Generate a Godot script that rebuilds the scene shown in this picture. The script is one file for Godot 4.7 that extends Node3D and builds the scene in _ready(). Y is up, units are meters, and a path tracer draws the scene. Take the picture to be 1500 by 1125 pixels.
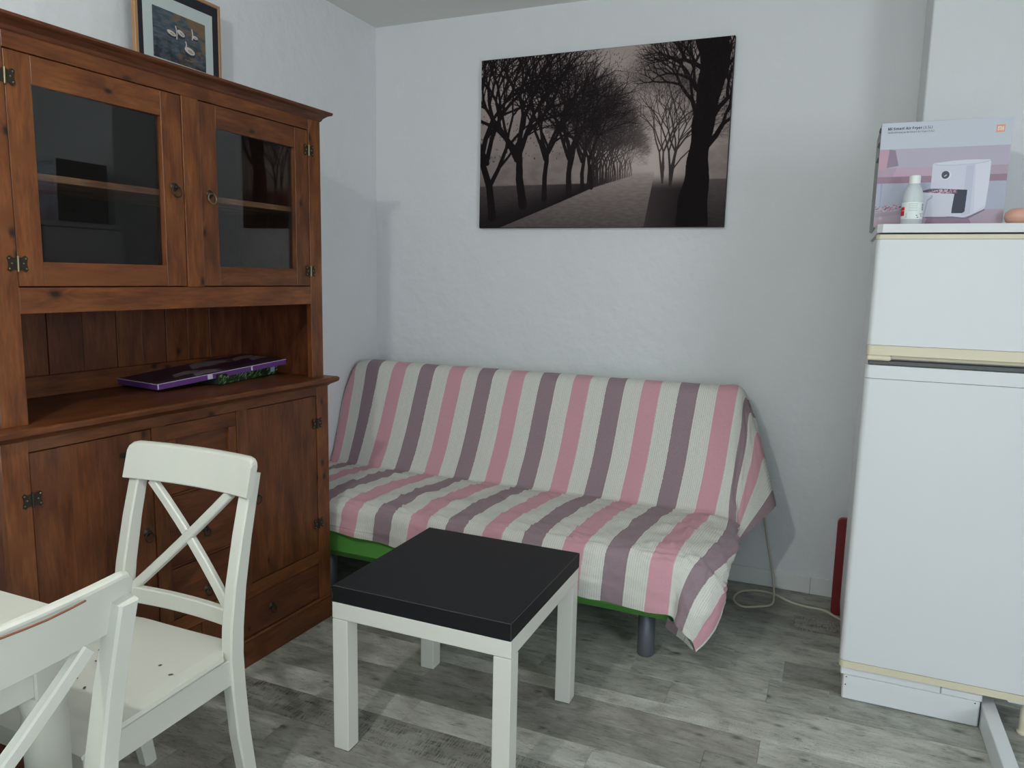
extends Node3D
# A small living corner: wooden hutch, sofa bed under a striped throw, stacked side table, white chairs, fridge.

const CAM_F := 1092.18            # focal length in pixels of the 1500 x 1125 frame
const BACK_Z := -3.425
const LEFT_X := -2.26
const CEIL_Y := 2.613

var rng := RandomNumberGenerator.new()
var M := {}


func _ready() -> void:
	rng.seed = 7
	view_and_light()
	make_materials()
	build_room()
	build_hutch()
	build_sofa()
	build_throw()
	build_side_table()
	build_fridge()
	build_dining()
	build_pictures()
	build_small_things()


# ------------------------------------------------------------------ camera, sky, light, exposure
func view_and_light() -> void:
	var cam := Camera3D.new()
	cam.name = "camera"
	cam.position = Vector3(0, 1.3653, 0)
	cam.rotation_order = EULER_ORDER_YXZ
	cam.rotation = Vector3(-0.1427, 0.4029, 0.0207)
	cam.fov = rad_to_deg(2.0 * atan(562.5 / CAM_F))
	cam.near = 0.05
	cam.far = 60.0
	add_child(cam)
	cam.current = true

	var env := Environment.new()
	env.background_mode = Environment.BG_SKY
	var sm := ProceduralSkyMaterial.new()
	sm.sky_top_color = Color(0.55, 0.68, 0.9)
	sm.sky_horizon_color = Color(0.8, 0.86, 0.95)
	sm.ground_bottom_color = Color(0.35, 0.36, 0.36)
	sm.ground_horizon_color = Color(0.6, 0.62, 0.64)
	var sky := Sky.new()
	sky.sky_material = sm
	env.sky = sky
	env.tonemap_mode = Environment.TONE_MAPPER_LINEAR
	env.tonemap_exposure = 0.875
	env.sdfgi_enabled = true
	env.ssao_enabled = true
	env.ssil_enabled = true
	var we := WorldEnvironment.new()
	we.name = "world_environment"
	we.environment = env
	add_child(we)

	# daylight that comes in through the window of the right wall
	var day := AreaLight3D.new()
	day.name = "daylight_at_window"
	day.area_size = Vector2(1.5, 1.25)
	day.light_color = Color(0.93, 0.965, 1.0)
	day.light_energy = 6.6
	day.area_range = 12.0
	day.area_attenuation = 2.0
	day.shadow_enabled = true
	add_child(day)
	day.position = Vector3(2.43, 1.55, 0.45)
	day.rotation = Vector3(0, PI / 2, 0)

	# added fill light, given an invented glazed door behind the viewer as its source
	var door := AreaLight3D.new()
	door.name = "added_fill_light"
	door.area_size = Vector2(1.5, 2.0)
	door.light_color = Color(0.90, 0.975, 1.0)
	door.light_energy = 2.3
	door.area_range = 12.0
	door.area_attenuation = 2.0
	door.shadow_enabled = true
	add_child(door)
	door.position = Vector3(0.4, 1.1, 2.26)


# ------------------------------------------------------------------ mesh builder
class MB:
	var st := SurfaceTool.new()
	var grain := 0
	var off := Vector2.ZERO
	var sg := -1
	var own_uv := false
	var xf := Transform3D.IDENTITY
	var n := 0

	func _init(g := 0, o := Vector2.ZERO) -> void:
		grain = g
		off = o
		st.begin(Mesh.PRIMITIVE_TRIANGLES)

	func uv_of(p: Vector3, nn: Vector3) -> Vector2:
		var ax := nn.abs().max_axis_index()
		var a: float
		var b: float
		if ax == grain:
			a = p[(ax + 1) % 3] * 0.3
			b = p[(ax + 2) % 3]
		else:
			a = p[grain]
			b = p[3 - ax - grain] + p[ax] * 0.37
		return Vector2(a, b) + off

	# a, b, c run clockwise seen from outside
	func tri(a: Vector3, b: Vector3, c: Vector3) -> void:
		var nn := (c - a).cross(b - a)
		if nn.length_squared() < 1e-18:
			return
		st.set_smooth_group(sg)
		for p: Vector3 in [a, b, c]:
			st.set_uv(uv_of(p, nn))
			st.add_vertex(xf * p)
		n += 3

	func tri_uv(a: Vector3, b: Vector3, c: Vector3, ua: Vector2, ub: Vector2, uc: Vector2) -> void:
		if (c - a).cross(b - a).length_squared() < 1e-18:
			return
		st.set_smooth_group(sg)
		st.set_uv(ua)
		st.add_vertex(xf * a)
		st.set_uv(ub)
		st.add_vertex(xf * b)
		st.set_uv(uc)
		st.add_vertex(xf * c)
		n += 3

	func quad(a: Vector3, b: Vector3, c: Vector3, d: Vector3) -> void:
		tri(a, b, c)
		tri(a, c, d)

	# box from lo to hi with chamfered edges
	func box(lo: Vector3, hi: Vector3, r := 0.002) -> void:
		var c := (lo + hi) * 0.5
		var h := ((hi - lo) * 0.5).abs()
		r = minf(r, minf(h.x, minf(h.y, h.z)) * 0.9)
		var i := h - Vector3.ONE * r
		for ax in 3:
			var b := (ax + 1) % 3
			var e := (ax + 2) % 3
			for s: float in [-1.0, 1.0]:
				var q: Array[Vector3] = []
				for k: Vector2 in [Vector2(-1, -1), Vector2(-1, 1), Vector2(1, 1), Vector2(1, -1)]:
					var p := Vector3.ZERO
					p[ax] = s * h[ax]
					p[b] = k.x * i[b]
					p[e] = k.y * i[e]
					q.append(c + p)
				if s < 0:
					quad(q[0], q[3], q[2], q[1])
				else:
					quad(q[0], q[1], q[2], q[3])
		if r <= 0.0:
			return
		for ax in 3:
			var b := (ax + 1) % 3
			var e := (ax + 2) % 3
			for sb: float in [-1.0, 1.0]:
				for se: float in [-1.0, 1.0]:
					var p := Vector3.ZERO
					var q := Vector3.ZERO
					p[b] = sb * h[b]
					p[e] = se * i[e]
					q[b] = sb * i[b]
					q[e] = se * h[e]
					var u := Vector3.ZERO
					u[ax] = i[ax]
					var pts := [c + p - u, c + p + u, c + q + u, c + q - u]
					if sb * se > 0:
						quad(pts[0], pts[1], pts[2], pts[3])
					else:
						quad(pts[3], pts[2], pts[1], pts[0])
		for sx: float in [-1.0, 1.0]:
			for sy: float in [-1.0, 1.0]:
				for sz: float in [-1.0, 1.0]:
					var a := c + Vector3(sx * h.x, sy * i.y, sz * i.z)
					var b2 := c + Vector3(sx * i.x, sy * h.y, sz * i.z)
					var d := c + Vector3(sx * i.x, sy * i.y, sz * h.z)
					if sx * sy * sz > 0:
						tri(a, d, b2)
					else:
						tri(a, b2, d)

	# section rings joined into a skin; each ring has the same number of points, running anticlockwise seen from its front (the end of the path)
	func skin(rings: Array, closed := true, caps := true) -> void:
		for k in rings.size() - 1:
			var r0: PackedVector3Array = rings[k]
			var r1: PackedVector3Array = rings[k + 1]
			var m := r0.size()
			for j in (m if closed else m - 1):
				var j2 := (j + 1) % m
				quad(r0[j], r1[j], r1[j2], r0[j2])
		if caps:
			var keep := sg
			sg = -1
			var f: PackedVector3Array = rings[0]
			for j in range(1, f.size() - 1):
				tri(f[0], f[j], f[j + 1])
			var l: PackedVector3Array = rings[rings.size() - 1]
			for j in range(1, l.size() - 1):
				tri(l[0], l[j + 1], l[j])
			sg = keep

	# rectangular bar with chamfered edges along a path; side is the direction of its width
	func bar(path: Array, side: Vector3, wid: Array, dep: Array, ch := 0.003) -> void:
		var rings := []
		for k in path.size():
			var p: Vector3 = path[k]
			var t: Vector3 = (path[mini(k + 1, path.size() - 1)] - path[maxi(k - 1, 0)]).normalized()
			var s := (side - t * side.dot(t)).normalized()
			var d := t.cross(s).normalized()
			var w: float = wid[mini(k, wid.size() - 1)] * 0.5
			var h: float = dep[mini(k, dep.size() - 1)] * 0.5
			var r := minf(ch, minf(w, h) * 0.8)
			var ring := PackedVector3Array()
			for q: Vector2 in [Vector2(w, h - r), Vector2(w - r, h), Vector2(r - w, h), Vector2(-w, h - r), Vector2(-w, r - h), Vector2(r - w, -h), Vector2(w - r, -h), Vector2(w, r - h)]:
				ring.append(p + s * q.x + d * q.y)
			rings.append(ring)
		skin(rings)

	func tube(path: Array, r: float, sides := 8, smooth := true, closed := false) -> void:
		var keep := sg
		sg = 1 if smooth else -1
		var rings := []
		var up := Vector3.UP
		var cnt := path.size()
		for k in cnt:
			var a: Vector3 = path[(k - 1 + cnt) % cnt] if closed else path[maxi(k - 1, 0)]
			var b: Vector3 = path[(k + 1) % cnt] if closed else path[mini(k + 1, cnt - 1)]
			var t := (b - a).normalized()
			if absf(t.dot(up)) > 0.95:
				up = Vector3.RIGHT if absf(t.x) < 0.9 else Vector3.BACK
			var s := t.cross(up).normalized()
			up = s.cross(t).normalized()
			var ring := PackedVector3Array()
			for j in sides:
				var an := TAU * j / sides
				ring.append(path[k] + (s * cos(an) - up * sin(an)) * -r)
			rings.append(ring)
		if closed:
			rings.append(rings[0])
		skin(rings, true, not closed)
		sg = keep

	# profile of (radius, height) turned about the y axis
	func lathe(prof: Array, at: Vector3, sides := 24, smooth := true) -> void:
		var keep := sg
		for k in prof.size() - 1:
			var p: Vector2 = prof[k]
			var q: Vector2 = prof[k + 1]
			sg = (1 if smooth else -1)
			for j in sides:
				var a := TAU * j / sides
				var b := TAU * (j + 1) / sides
				var A := at + Vector3(cos(a) * p.x, p.y, sin(a) * p.x)
				var B := at + Vector3(cos(b) * p.x, p.y, sin(b) * p.x)
				var C := at + Vector3(cos(b) * q.x, q.y, sin(b) * q.x)
				var D := at + Vector3(cos(a) * q.x, q.y, sin(a) * q.x)
				quad(A, D, C, B)
		sg = keep

	# outline in the x-y plane (anticlockwise), pushed from z0 to z1
	func prism(outline: PackedVector2Array, z0: float, z1: float) -> void:
		if Geometry2D.is_polygon_clockwise(outline):
			outline.reverse()
		var idx := Geometry2D.triangulate_polygon(outline)
		for k in range(0, idx.size(), 3):
			var a := outline[idx[k]]
			var b := outline[idx[k + 1]]
			var c := outline[idx[k + 2]]
			if (b - a).cross(c - a) < 0:
				var t := b
				b = c
				c = t
			tri(Vector3(a.x, a.y, z1), Vector3(c.x, c.y, z1), Vector3(b.x, b.y, z1))
			tri(Vector3(a.x, a.y, z0), Vector3(b.x, b.y, z0), Vector3(c.x, c.y, z0))
		for k in outline.size():
			var a := outline[k]
			var b := outline[(k + 1) % outline.size()]
			quad(Vector3(a.x, a.y, z0), Vector3(a.x, a.y, z1), Vector3(b.x, b.y, z1), Vector3(b.x, b.y, z0))

	func mesh() -> ArrayMesh:
		st.generate_normals()
		return st.commit()


func obj(called: String, b: MB, mat: Material, parent: Node = null, label := "") -> MeshInstance3D:
	return hang(called, b.mesh(), mat, parent, label)


func hang(called: String, m: Mesh, mat: Material, parent: Node = null, label := "") -> MeshInstance3D:
	var o := MeshInstance3D.new()
	o.name = called
	o.mesh = m
	o.material_override = mat
	(parent if parent else self).add_child(o, true)
	if label:
		o.set_meta("label", label)
	return o


func thing(called: String, label: String, category: String, at := Vector3.ZERO, turn := 0.0, group := "") -> Node3D:
	var o := Node3D.new()
	o.name = called
	add_child(o, true)
	o.position = at
	o.rotation.y = turn
	tag(o, label, category, group)
	return o


func tag(o: Node, label: String, category: String, group := "") -> void:
	o.set_meta("label", label)
	o.set_meta("category", category)
	if group:
		o.set_meta("group", group)


func struct(called: String, b: MB, mat: Material, label: String, category: String) -> MeshInstance3D:
	var o := obj(called, b, mat)
	tag(o, label, category)
	o.set_meta("kind", "structure")
	return o


func rnd(a: float, b: float) -> float:
	return rng.randf_range(a, b)


func roff() -> Vector2:
	return Vector2(rnd(0, 3), rnd(0, 3))


# ------------------------------------------------------------------ textures and materials
func mat(c: Color, rough := 0.6, tex: Texture2D = null, scale := Vector3.ONE) -> StandardMaterial3D:
	var m := StandardMaterial3D.new()
	m.albedo_color = c
	m.roughness = rough
	if tex:
		m.albedo_texture = tex
		m.uv1_scale = scale
	return m


func noise(freq: float, sd: int, oct := 3, type := FastNoiseLite.TYPE_SIMPLEX_SMOOTH) -> FastNoiseLite:
	var f := FastNoiseLite.new()
	f.noise_type = type
	f.seed = sd
	f.frequency = freq
	f.fractal_octaves = oct
	f.fractal_type = FastNoiseLite.FRACTAL_FBM if oct > 1 else FastNoiseLite.FRACTAL_NONE
	return f


func to_tex(im: Image) -> ImageTexture:
	return ImageTexture.create_from_image(im)


# wood: u runs along the grain. Seamless by mirror in both directions is not needed: offsets are random.
func wood_texture(w: int, h: int, sd: int, knots: int) -> ImageTexture:
	var data := PackedByteArray()
	data.resize(w * h * 3)
	var big := noise(1.0, sd, 3)
	var fine := noise(1.0, sd + 1, 2)
	var kn := []
	var r := RandomNumberGenerator.new()
	r.seed = sd
	for k in knots:
		kn.append(Vector3(r.randf() * w, r.randf() * h, r.randf_range(5, 11)))
	for y in h:
		for x in w:
			var yy := float(y)
			var dark := 0.0
			for q: Vector3 in kn:
				var dx := x - q.x
				var dy := y - q.y
				if absf(dx) < 90.0 and absf(dy) < 70.0:
					var d2 := dx * dx * 0.30 + dy * dy
					yy += signf(dy) * 16.0 * exp(-d2 / (q.z * q.z * 5.0))
					dark = maxf(dark, exp(-d2 / (q.z * q.z * 0.5)))
			var edge := minf(1.0, minf(minf(x, w - 1 - x) / 40.0, minf(y, h - 1 - y) / 24.0))
			var a := big.get_noise_2d(x * 0.004, yy * 0.021)
			var b := big.get_noise_2d(x * 0.010 + 40.0, yy * 0.10)
			var c := fine.get_noise_2d(x * 0.03, yy * 0.55)
			var v := 0.80 + edge * (0.20 * a + 0.14 * b + 0.09 * c)
			v = clampf(v - 0.55 * dark, 0.16, 1.0)
			var i := (y * w + x) * 3
			data[i] = int(255.0 * v)
			data[i + 1] = int(255.0 * clampf(v * (0.985 + 0.07 * a) - 0.015, 0.0, 1.0))
			data[i + 2] = int(255.0 * clampf(v * (0.97 + 0.10 * a) - 0.03, 0.0, 1.0))
	return to_tex(Image.create_from_data(w, h, false, Image.FORMAT_RGB8, data))


# weathered whitewashed laminate; style 0 plain, 1 saw marks across, 2 rows of short dashes
func plank_texture(w: int, h: int, sd: int, style: int) -> ImageTexture:
	var data := PackedByteArray()
	data.resize(w * h * 3)
	var big := noise(1.0, sd, 4)
	var fine := noise(1.0, sd + 1, 3)
	var r := RandomNumberGenerator.new()
	r.seed = sd
	var kn := []
	for k in 7:
		kn.append(Vector3(r.randf() * w, r.randf() * h, r.randf_range(3, 9)))
	for y in h:
		for x in w:
			var yy := float(y)
			var dark := 0.0
			for q: Vector3 in kn:
				var dx := x - q.x
				var dy := y - q.y
				if absf(dx) < 70.0 and absf(dy) < 40.0:
					var d2 := dx * dx * 0.25 + dy * dy
					yy += signf(dy) * 9.0 * exp(-d2 / (q.z * q.z * 6.0))
					dark = maxf(dark, 0.8 * exp(-d2 / (q.z * q.z * 0.8)))
			var a := big.get_noise_2d(x * 0.006, yy * 0.013)
			var b := big.get_noise_2d(x * 0.016 + 70.0, yy * 0.07)
			var c := fine.get_noise_2d(x * 0.09, yy * 0.5)
			var blot := big.get_noise_2d(x * 0.009 + 500.0, yy * 0.014 + 90.0)
			var v := 0.82 + 0.13 * a + 0.05 * b + 0.065 * c - 0.15 * clampf(blot * 1.8 - 0.35, 0.0, 1.0)
			var wear := fine.get_noise_2d(x * 0.009 + 200.0, yy * 0.04)
			if style == 1:
				var s := fine.get_noise_2d(x * 0.24, yy * 0.020 + 90.0)
				v -= 0.02 + 0.34 * clampf(s * 1.4 + wear * 1.1 - 0.12, 0.0, 1.0)
			elif style == 2:
				var s2 := fine.get_noise_2d(x * 0.22, yy * 0.36)
				v += 0.06
				v -= 0.36 * clampf(s2 - 0.12, 0.0, 1.0)
			else:
				v -= 0.10 * clampf(wear * 2.0 - 0.3, 0.0, 1.0)
			var crack := fine.get_noise_2d(x * 0.014 + 9.0, yy * 0.26 + 400.0)
			v -= 0.30 * smoothstep(0.46, 0.60, crack)
			v = clampf(v - 0.40 * dark, 0.14, 1.0)
			var i := (y * w + x) * 3
			var warm := 0.5 + 0.5 * a
			data[i] = int(255.0 * v)
			data[i + 1] = int(255.0 * v * lerpf(0.985, 1.0, warm))
			data[i + 2] = int(255.0 * v * lerpf(0.945, 0.975, warm))
	return to_tex(Image.create_from_data(w, h, false, Image.FORMAT_RGB8, data))


func wall_relief() -> NoiseTexture2D:
	var t := NoiseTexture2D.new()
	t.width = 512
	t.height = 512
	t.seamless = true
	t.noise = noise(0.012, 21, 5)
	return t


func rough_wall(c: Color, cm: float) -> StandardMaterial3D:
	var m := mat(c, 0.9)
	m.uv1_triplanar = true
	m.uv1_world_triplanar = true
	m.uv1_scale = Vector3(1.1, 1.1, 1.1)
	m.heightmap_enabled = true
	m.heightmap_texture = M.relief
	m.heightmap_scale = cm
	return m


func make_materials() -> void:
	M.relief = wall_relief()
	M.wall = rough_wall(Color(0.875, 0.88, 0.885), 0.40)
	M.ceiling = rough_wall(Color(0.90, 0.90, 0.885), 0.08)
	M.plain_white = mat(Color(0.88, 0.88, 0.87), 0.5)
	var wa := wood_texture(1024, 512, 3, 9)
	var wb := wood_texture(1024, 512, 14, 2)
	M.wood = []
	for k in 5:
		var c: Color = [Color(0.485, 0.278, 0.133), Color(0.445, 0.252, 0.125), Color(0.51, 0.297, 0.142), Color(0.43, 0.237, 0.13), Color(0.46, 0.264, 0.125)][k]
		var m := mat(c, 0.42, wa if k % 2 == 0 else wb, Vector3(0.9, 1.6, 1))
		M.wood.append(m)
	M.added_dark = mat(Color(0.10, 0.085, 0.075), 0.8)  # for the added sheet that keeps the glazed inside dark
	M.shelf_wood = mat(Color(0.86, 0.66, 0.50), 0.5, wb, Vector3(0.9, 1.6, 1))  # lightened to make up for the dark panes before it
	M.dark_iron = mat(Color(0.20, 0.175, 0.14), 0.45)
	M.dark_iron.metallic = 0.5
	M.old_brass = mat(Color(0.50, 0.46, 0.36), 0.36)
	M.old_brass.metallic = 0.9
	var g := mat(Color(0.9, 0.95, 0.93, 0.08), 0.02)
	g.transparency = BaseMaterial3D.TRANSPARENCY_ALPHA
	M.glass = g
	var sg := mat(Color(0.08, 0.072, 0.062, 0.28), 0.02)
	sg.transparency = BaseMaterial3D.TRANSPARENCY_ALPHA
	M.dark_tint = sg  # tint put in the pane to darken what stands behind it
	M.chair_white = mat(Color(0.815, 0.815, 0.77), 0.38)
	M.worn_wood = mat(Color(0.50, 0.31, 0.22), 0.7)
	M.chip = mat(Color(0.28, 0.24, 0.2), 0.8)
	M.seam = mat(Color(0.25, 0.25, 0.25), 0.8)
	M.lack_white = mat(Color(0.845, 0.84, 0.80), 0.34)
	M.lack_black = mat(Color(0.105, 0.105, 0.115), 0.5)
	M.lack_black.metallic_specular = 0.3
	M.worn_edge = mat(Color(0.32, 0.31, 0.30), 0.6)  # pale wear and painted chamfer highlight of the black top
	M.fridge_white = mat(Color(0.865, 0.872, 0.875), 0.33)
	M.fridge_cream = mat(Color(0.865, 0.83, 0.725), 0.45)
	M.gasket = mat(Color(0.36, 0.37, 0.37), 0.7)
	M.plinth_white = mat(Color(0.87, 0.88, 0.885), 0.45)
	M.green = mat(Color(0.33, 0.585, 0.24), 0.9)
	M.grey_leg = mat(Color(0.40, 0.41, 0.44), 0.38)
	M.grey_leg.metallic = 0.35
	M.frame_steel = mat(Color(0.12, 0.12, 0.13), 0.5)
	M.floor_slab = mat(Color(0.16, 0.15, 0.14), 0.9)
	M.planks = []
	for s in 3:
		var t := plank_texture(1024, 256, 50 + s * 7, s)
		for c: Color in [Color(0.78, 0.785, 0.765), Color(0.69, 0.69, 0.67), Color(0.86, 0.865, 0.845), Color(0.74, 0.73, 0.715)]:
			var m := mat(c, 0.48, t, Vector3(0.8, 3.2, 1))
			M.planks.append(m)


# ------------------------------------------------------------------ room
func build_room() -> void:
	var b := MB.new()
	var T := 0.2
	var RX := 2.5
	var FZ := 2.3
	# floor slab and its boards
	b.box(Vector3(LEFT_X - T, -0.2, BACK_Z - T), Vector3(RX + T, -0.012, FZ + T), 0.0)
	var fl := struct("floor", b, M.floor_slab, "grey whitewashed wooden plank floor under all the furniture", "floor")
	var edges := [-3.425, -3.30, -3.165, -3.03, -2.89, -2.745, -2.59, -2.425, -2.28, -2.207, -2.09, -1.96, -1.837, -1.705, -1.575]
	while edges[edges.size() - 1] < FZ - 0.1:
		edges.append(edges[edges.size() - 1] + 0.131)
	edges[edges.size() - 1] = FZ
	var style_of := [0, 0, 1, 0, 0, 0, 1, 0, 2, 0, 0, 1, 0, 0, 0]
	for k in edges.size() - 1:
		var z0: float = edges[k]
		var z1: float = edges[k + 1]
		var x := LEFT_X
		var cuts := []
		if k == 9:
			cuts = [-1.2, -0.104, 0.9]
		elif k == 10 or k == 11:
			cuts = [-1.43 + 0.3 * (k - 10), -0.25 - 0.3 * (k - 10), 0.85]
		else:
			var xx := x + rnd(0.3, 1.2)
			while xx < RX - 0.25:
				cuts.append(xx)
				xx += rnd(0.9, 1.35)
		cuts.append(RX)
		for c: float in cuts:
			var p := MB.new(0, roff())
			p.box(Vector3(x + 0.0003, -0.012, z0 + 0.0003), Vector3(c - 0.0003, 0.0, z1 - 0.0003), 0.0005)
			var style: int = style_of[k] if k < style_of.size() and rng.randf() < 0.7 else [0, 1, 0, 1, 0, 2][rng.randi() % 6]
			var tone: int = rng.randi() % 4
			if k == 8:
				style = 2
				tone = 2
			elif k == 10 or k == 12:
				tone = 1
				style = 1 if k == 12 else 0
			elif k == 11:
				tone = 2
				style = 0
			obj("plank", p, M.planks[style * 4 + tone], fl)
			x = c
	# walls
	b = MB.new()
	b.box(Vector3(LEFT_X - T, 0, BACK_Z - T), Vector3(RX + T, CEIL_Y, BACK_Z), 0.0)
	struct("wall_back", b, M.wall, "white rough plastered wall behind the sofa", "wall")
	b = MB.new()
	b.box(Vector3(LEFT_X - T, 0, BACK_Z), Vector3(LEFT_X, CEIL_Y, FZ), 0.0)
	struct("wall_left", b, M.wall, "white plastered wall behind the wooden hutch", "wall")
	b = MB.new()
	b.box(Vector3(LEFT_X - T, 0, FZ), Vector3(-0.4, CEIL_Y, FZ + T), 0.0)
	b.box(Vector3(1.2, 0, FZ), Vector3(RX + T, CEIL_Y, FZ + T), 0.0)
	b.box(Vector3(-0.4, 2.15, FZ), Vector3(1.2, CEIL_Y, FZ + T), 0.0)
	struct("wall_front", b, M.wall, "plain white wall behind the viewer, facing the sofa", "wall")
	b = MB.new()
	b.box(Vector3(RX, 0, BACK_Z), Vector3(RX + T, CEIL_Y, -0.35), 0.0)
	b.box(Vector3(RX, 0, 1.25), Vector3(RX + T, CEIL_Y, FZ), 0.0)
	b.box(Vector3(RX, 0, -0.35), Vector3(RX + T, 0.85, 1.25), 0.0)
	b.box(Vector3(RX, 2.25, -0.35), Vector3(RX + T, CEIL_Y, 1.25), 0.0)
	struct("wall_right", b, M.wall, "white wall with the window, out of view at the right", "wall")
	b = MB.new()
	b.box(Vector3(RX + 0.08, 0.85, -0.35), Vector3(RX + 0.13, 0.91, 1.25), 0.004)
	b.box(Vector3(RX + 0.08, 2.19, -0.35), Vector3(RX + 0.13, 2.25, 1.25), 0.004)
	for z: float in [-0.35, 0.42, 1.19]:
		b.box(Vector3(RX + 0.08, 0.91, z), Vector3(RX + 0.13, 2.19, z + 0.06), 0.004)
	var wn := struct("window_1", b, M.plain_white, "white framed window in the right wall, out of view", "window")
	for z: float in [-0.29, 0.48]:
		b = MB.new()
		b.box(Vector3(RX + 0.10, 0.91, z), Vector3(RX + 0.106, 2.19, z + 0.71), 0.0)
		obj("pane", b, M.glass, wn)
	b = MB.new()
	for x: float in [-0.4, 0.37, 1.14]:
		b.box(Vector3(x, 0, FZ + 0.06), Vector3(x + 0.06, 2.15, FZ + 0.12), 0.004)
	for x: float in [-0.34, 0.43]:
		b.box(Vector3(x, 0, FZ + 0.06), Vector3(x + 0.71, 0.07, FZ + 0.12), 0.004)
		b.box(Vector3(x, 2.09, FZ + 0.06), Vector3(x + 0.71, 2.15, FZ + 0.12), 0.004)
	var dn := struct("door_1", b, M.plain_white, "added white glazed door behind the viewer, unseen, made up for the fill light", "door")  # door made up to go with the added fill light
	for x: float in [-0.34, 0.43]:
		b = MB.new()
		b.box(Vector3(x, 0.07, FZ + 0.09), Vector3(x + 0.71, 2.09, FZ + 0.096), 0.0)
		obj("pane", b, M.glass, dn)
	b = MB.new()
	b.box(Vector3(LEFT_X - T, CEIL_Y, BACK_Z - T), Vector3(RX + T, CEIL_Y + T, FZ + T), 0.0)
	struct("ceiling", b, M.ceiling, "plain white ceiling above the corner", "ceiling")
	b = MB.new()
	b.box(Vector3(0.244, 0, BACK_Z), Vector3(1.35, CEIL_Y, -3.13), 0.004)
	struct("wall_pillar", b, M.wall, "white wall projection behind the air fryer carton", "wall")
	# skirting tiles
	var sk := Node3D.new()
	sk.name = "baseboard_back"
	add_child(sk)
	tag(sk, "white tile skirting along the wall behind the sofa", "baseboard")
	sk.set_meta("kind", "structure")
	var x0 := LEFT_X
	for xx: float in [-2.0, -1.6, -1.2, -0.8, -0.4, -0.002, 0.244]:
		b = MB.new()
		b.box(Vector3(x0 + 0.0012, 0.001, BACK_Z), Vector3(xx - 0.0012, 0.079, BACK_Z + 0.008), 0.0015)
		obj("tile", b, M.plain_white, sk)
		x0 = xx
	sk = Node3D.new()
	sk.name = "baseboard_left"
	add_child(sk)
	tag(sk, "white tile skirting along the wall behind the hutch", "baseboard")
	sk.set_meta("kind", "structure")
	for k in 14:
		b = MB.new()
		b.box(Vector3(LEFT_X, 0.001, BACK_Z + 0.01 + 0.4 * k + 0.0012), Vector3(LEFT_X + 0.008, 0.079, minf(FZ, BACK_Z + 0.01 + 0.4 * (k + 1)) - 0.0012), 0.0015)
		obj("tile", b, M.plain_white, sk)
	# ceiling lamp (above the viewer's left; it throws the shadows on the wall and floor)
	var lp := thing("ceiling_lamp", "round white ceiling lamp with a glowing bowl, above the dining table", "lamp", Vector3(-0.95, CEIL_Y, 0.0))
	b = MB.new()
	b.lathe([Vector2(0, 0), Vector2(0.15, 0), Vector2(0.15, -0.025), Vector2(0, -0.025)], Vector3.ZERO, 32)
	obj("base", b, M.plain_white, lp)
	b = MB.new()
	b.lathe([Vector2(0.14, -0.025), Vector2(0.135, -0.05), Vector2(0.11, -0.075), Vector2(0.06, -0.09), Vector2(0.0, -0.095)], Vector3.ZERO, 32)
	var glow := mat(Color(0.95, 0.95, 0.92), 0.5)
	glow.emission_enabled = true
	glow.emission = Color(1.0, 0.97, 0.90)
	glow.emission_energy_multiplier = 2.0
	obj("lamp_bowl", b, glow, lp)
	var l := OmniLight3D.new()
	l.name = "lamp_light"
	l.light_color = Color(0.985, 1.0, 0.985)
	l.light_energy = 1.5
	l.light_size = 0.045
	l.omni_range = 12.0
	l.omni_attenuation = 2.0
	l.shadow_enabled = true
	l.position = Vector3(0, -0.20, 0)
	lp.add_child(l)


# ------------------------------------------------------------------ hutch
func wood(k := -1) -> Material:
	return M.wood[k if k >= 0 else rng.randi() % 5]


func slab(called: String, lo: Vector3, hi: Vector3, g: int, parent: Node, m: Material = null, r := 0.0009) -> MeshInstance3D:
	var b := MB.new(g, roff())
	b.box(lo, hi, r)
	return obj(called, b, m if m else wood(), parent)


# rectangle rings that step outwards: [height, overhang] pairs round s0..s1, back..front
func moulding(called: String, steps: Array, s0: float, s1: float, back: float, front: float, parent: Node, m: Material) -> void:
	var b := MB.new(0, roff())
	var rings := []
	for q: Vector2 in steps:
		rings.append(PackedVector3Array([Vector3(s0 - q.y, q.x, front + q.y), Vector3(s1 + q.y, q.x, front + q.y), Vector3(s1 + q.y, q.x, back), Vector3(s0 - q.y, q.x, back)]))
	b.skin(rings)
	obj(called, b, m, parent)


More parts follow.
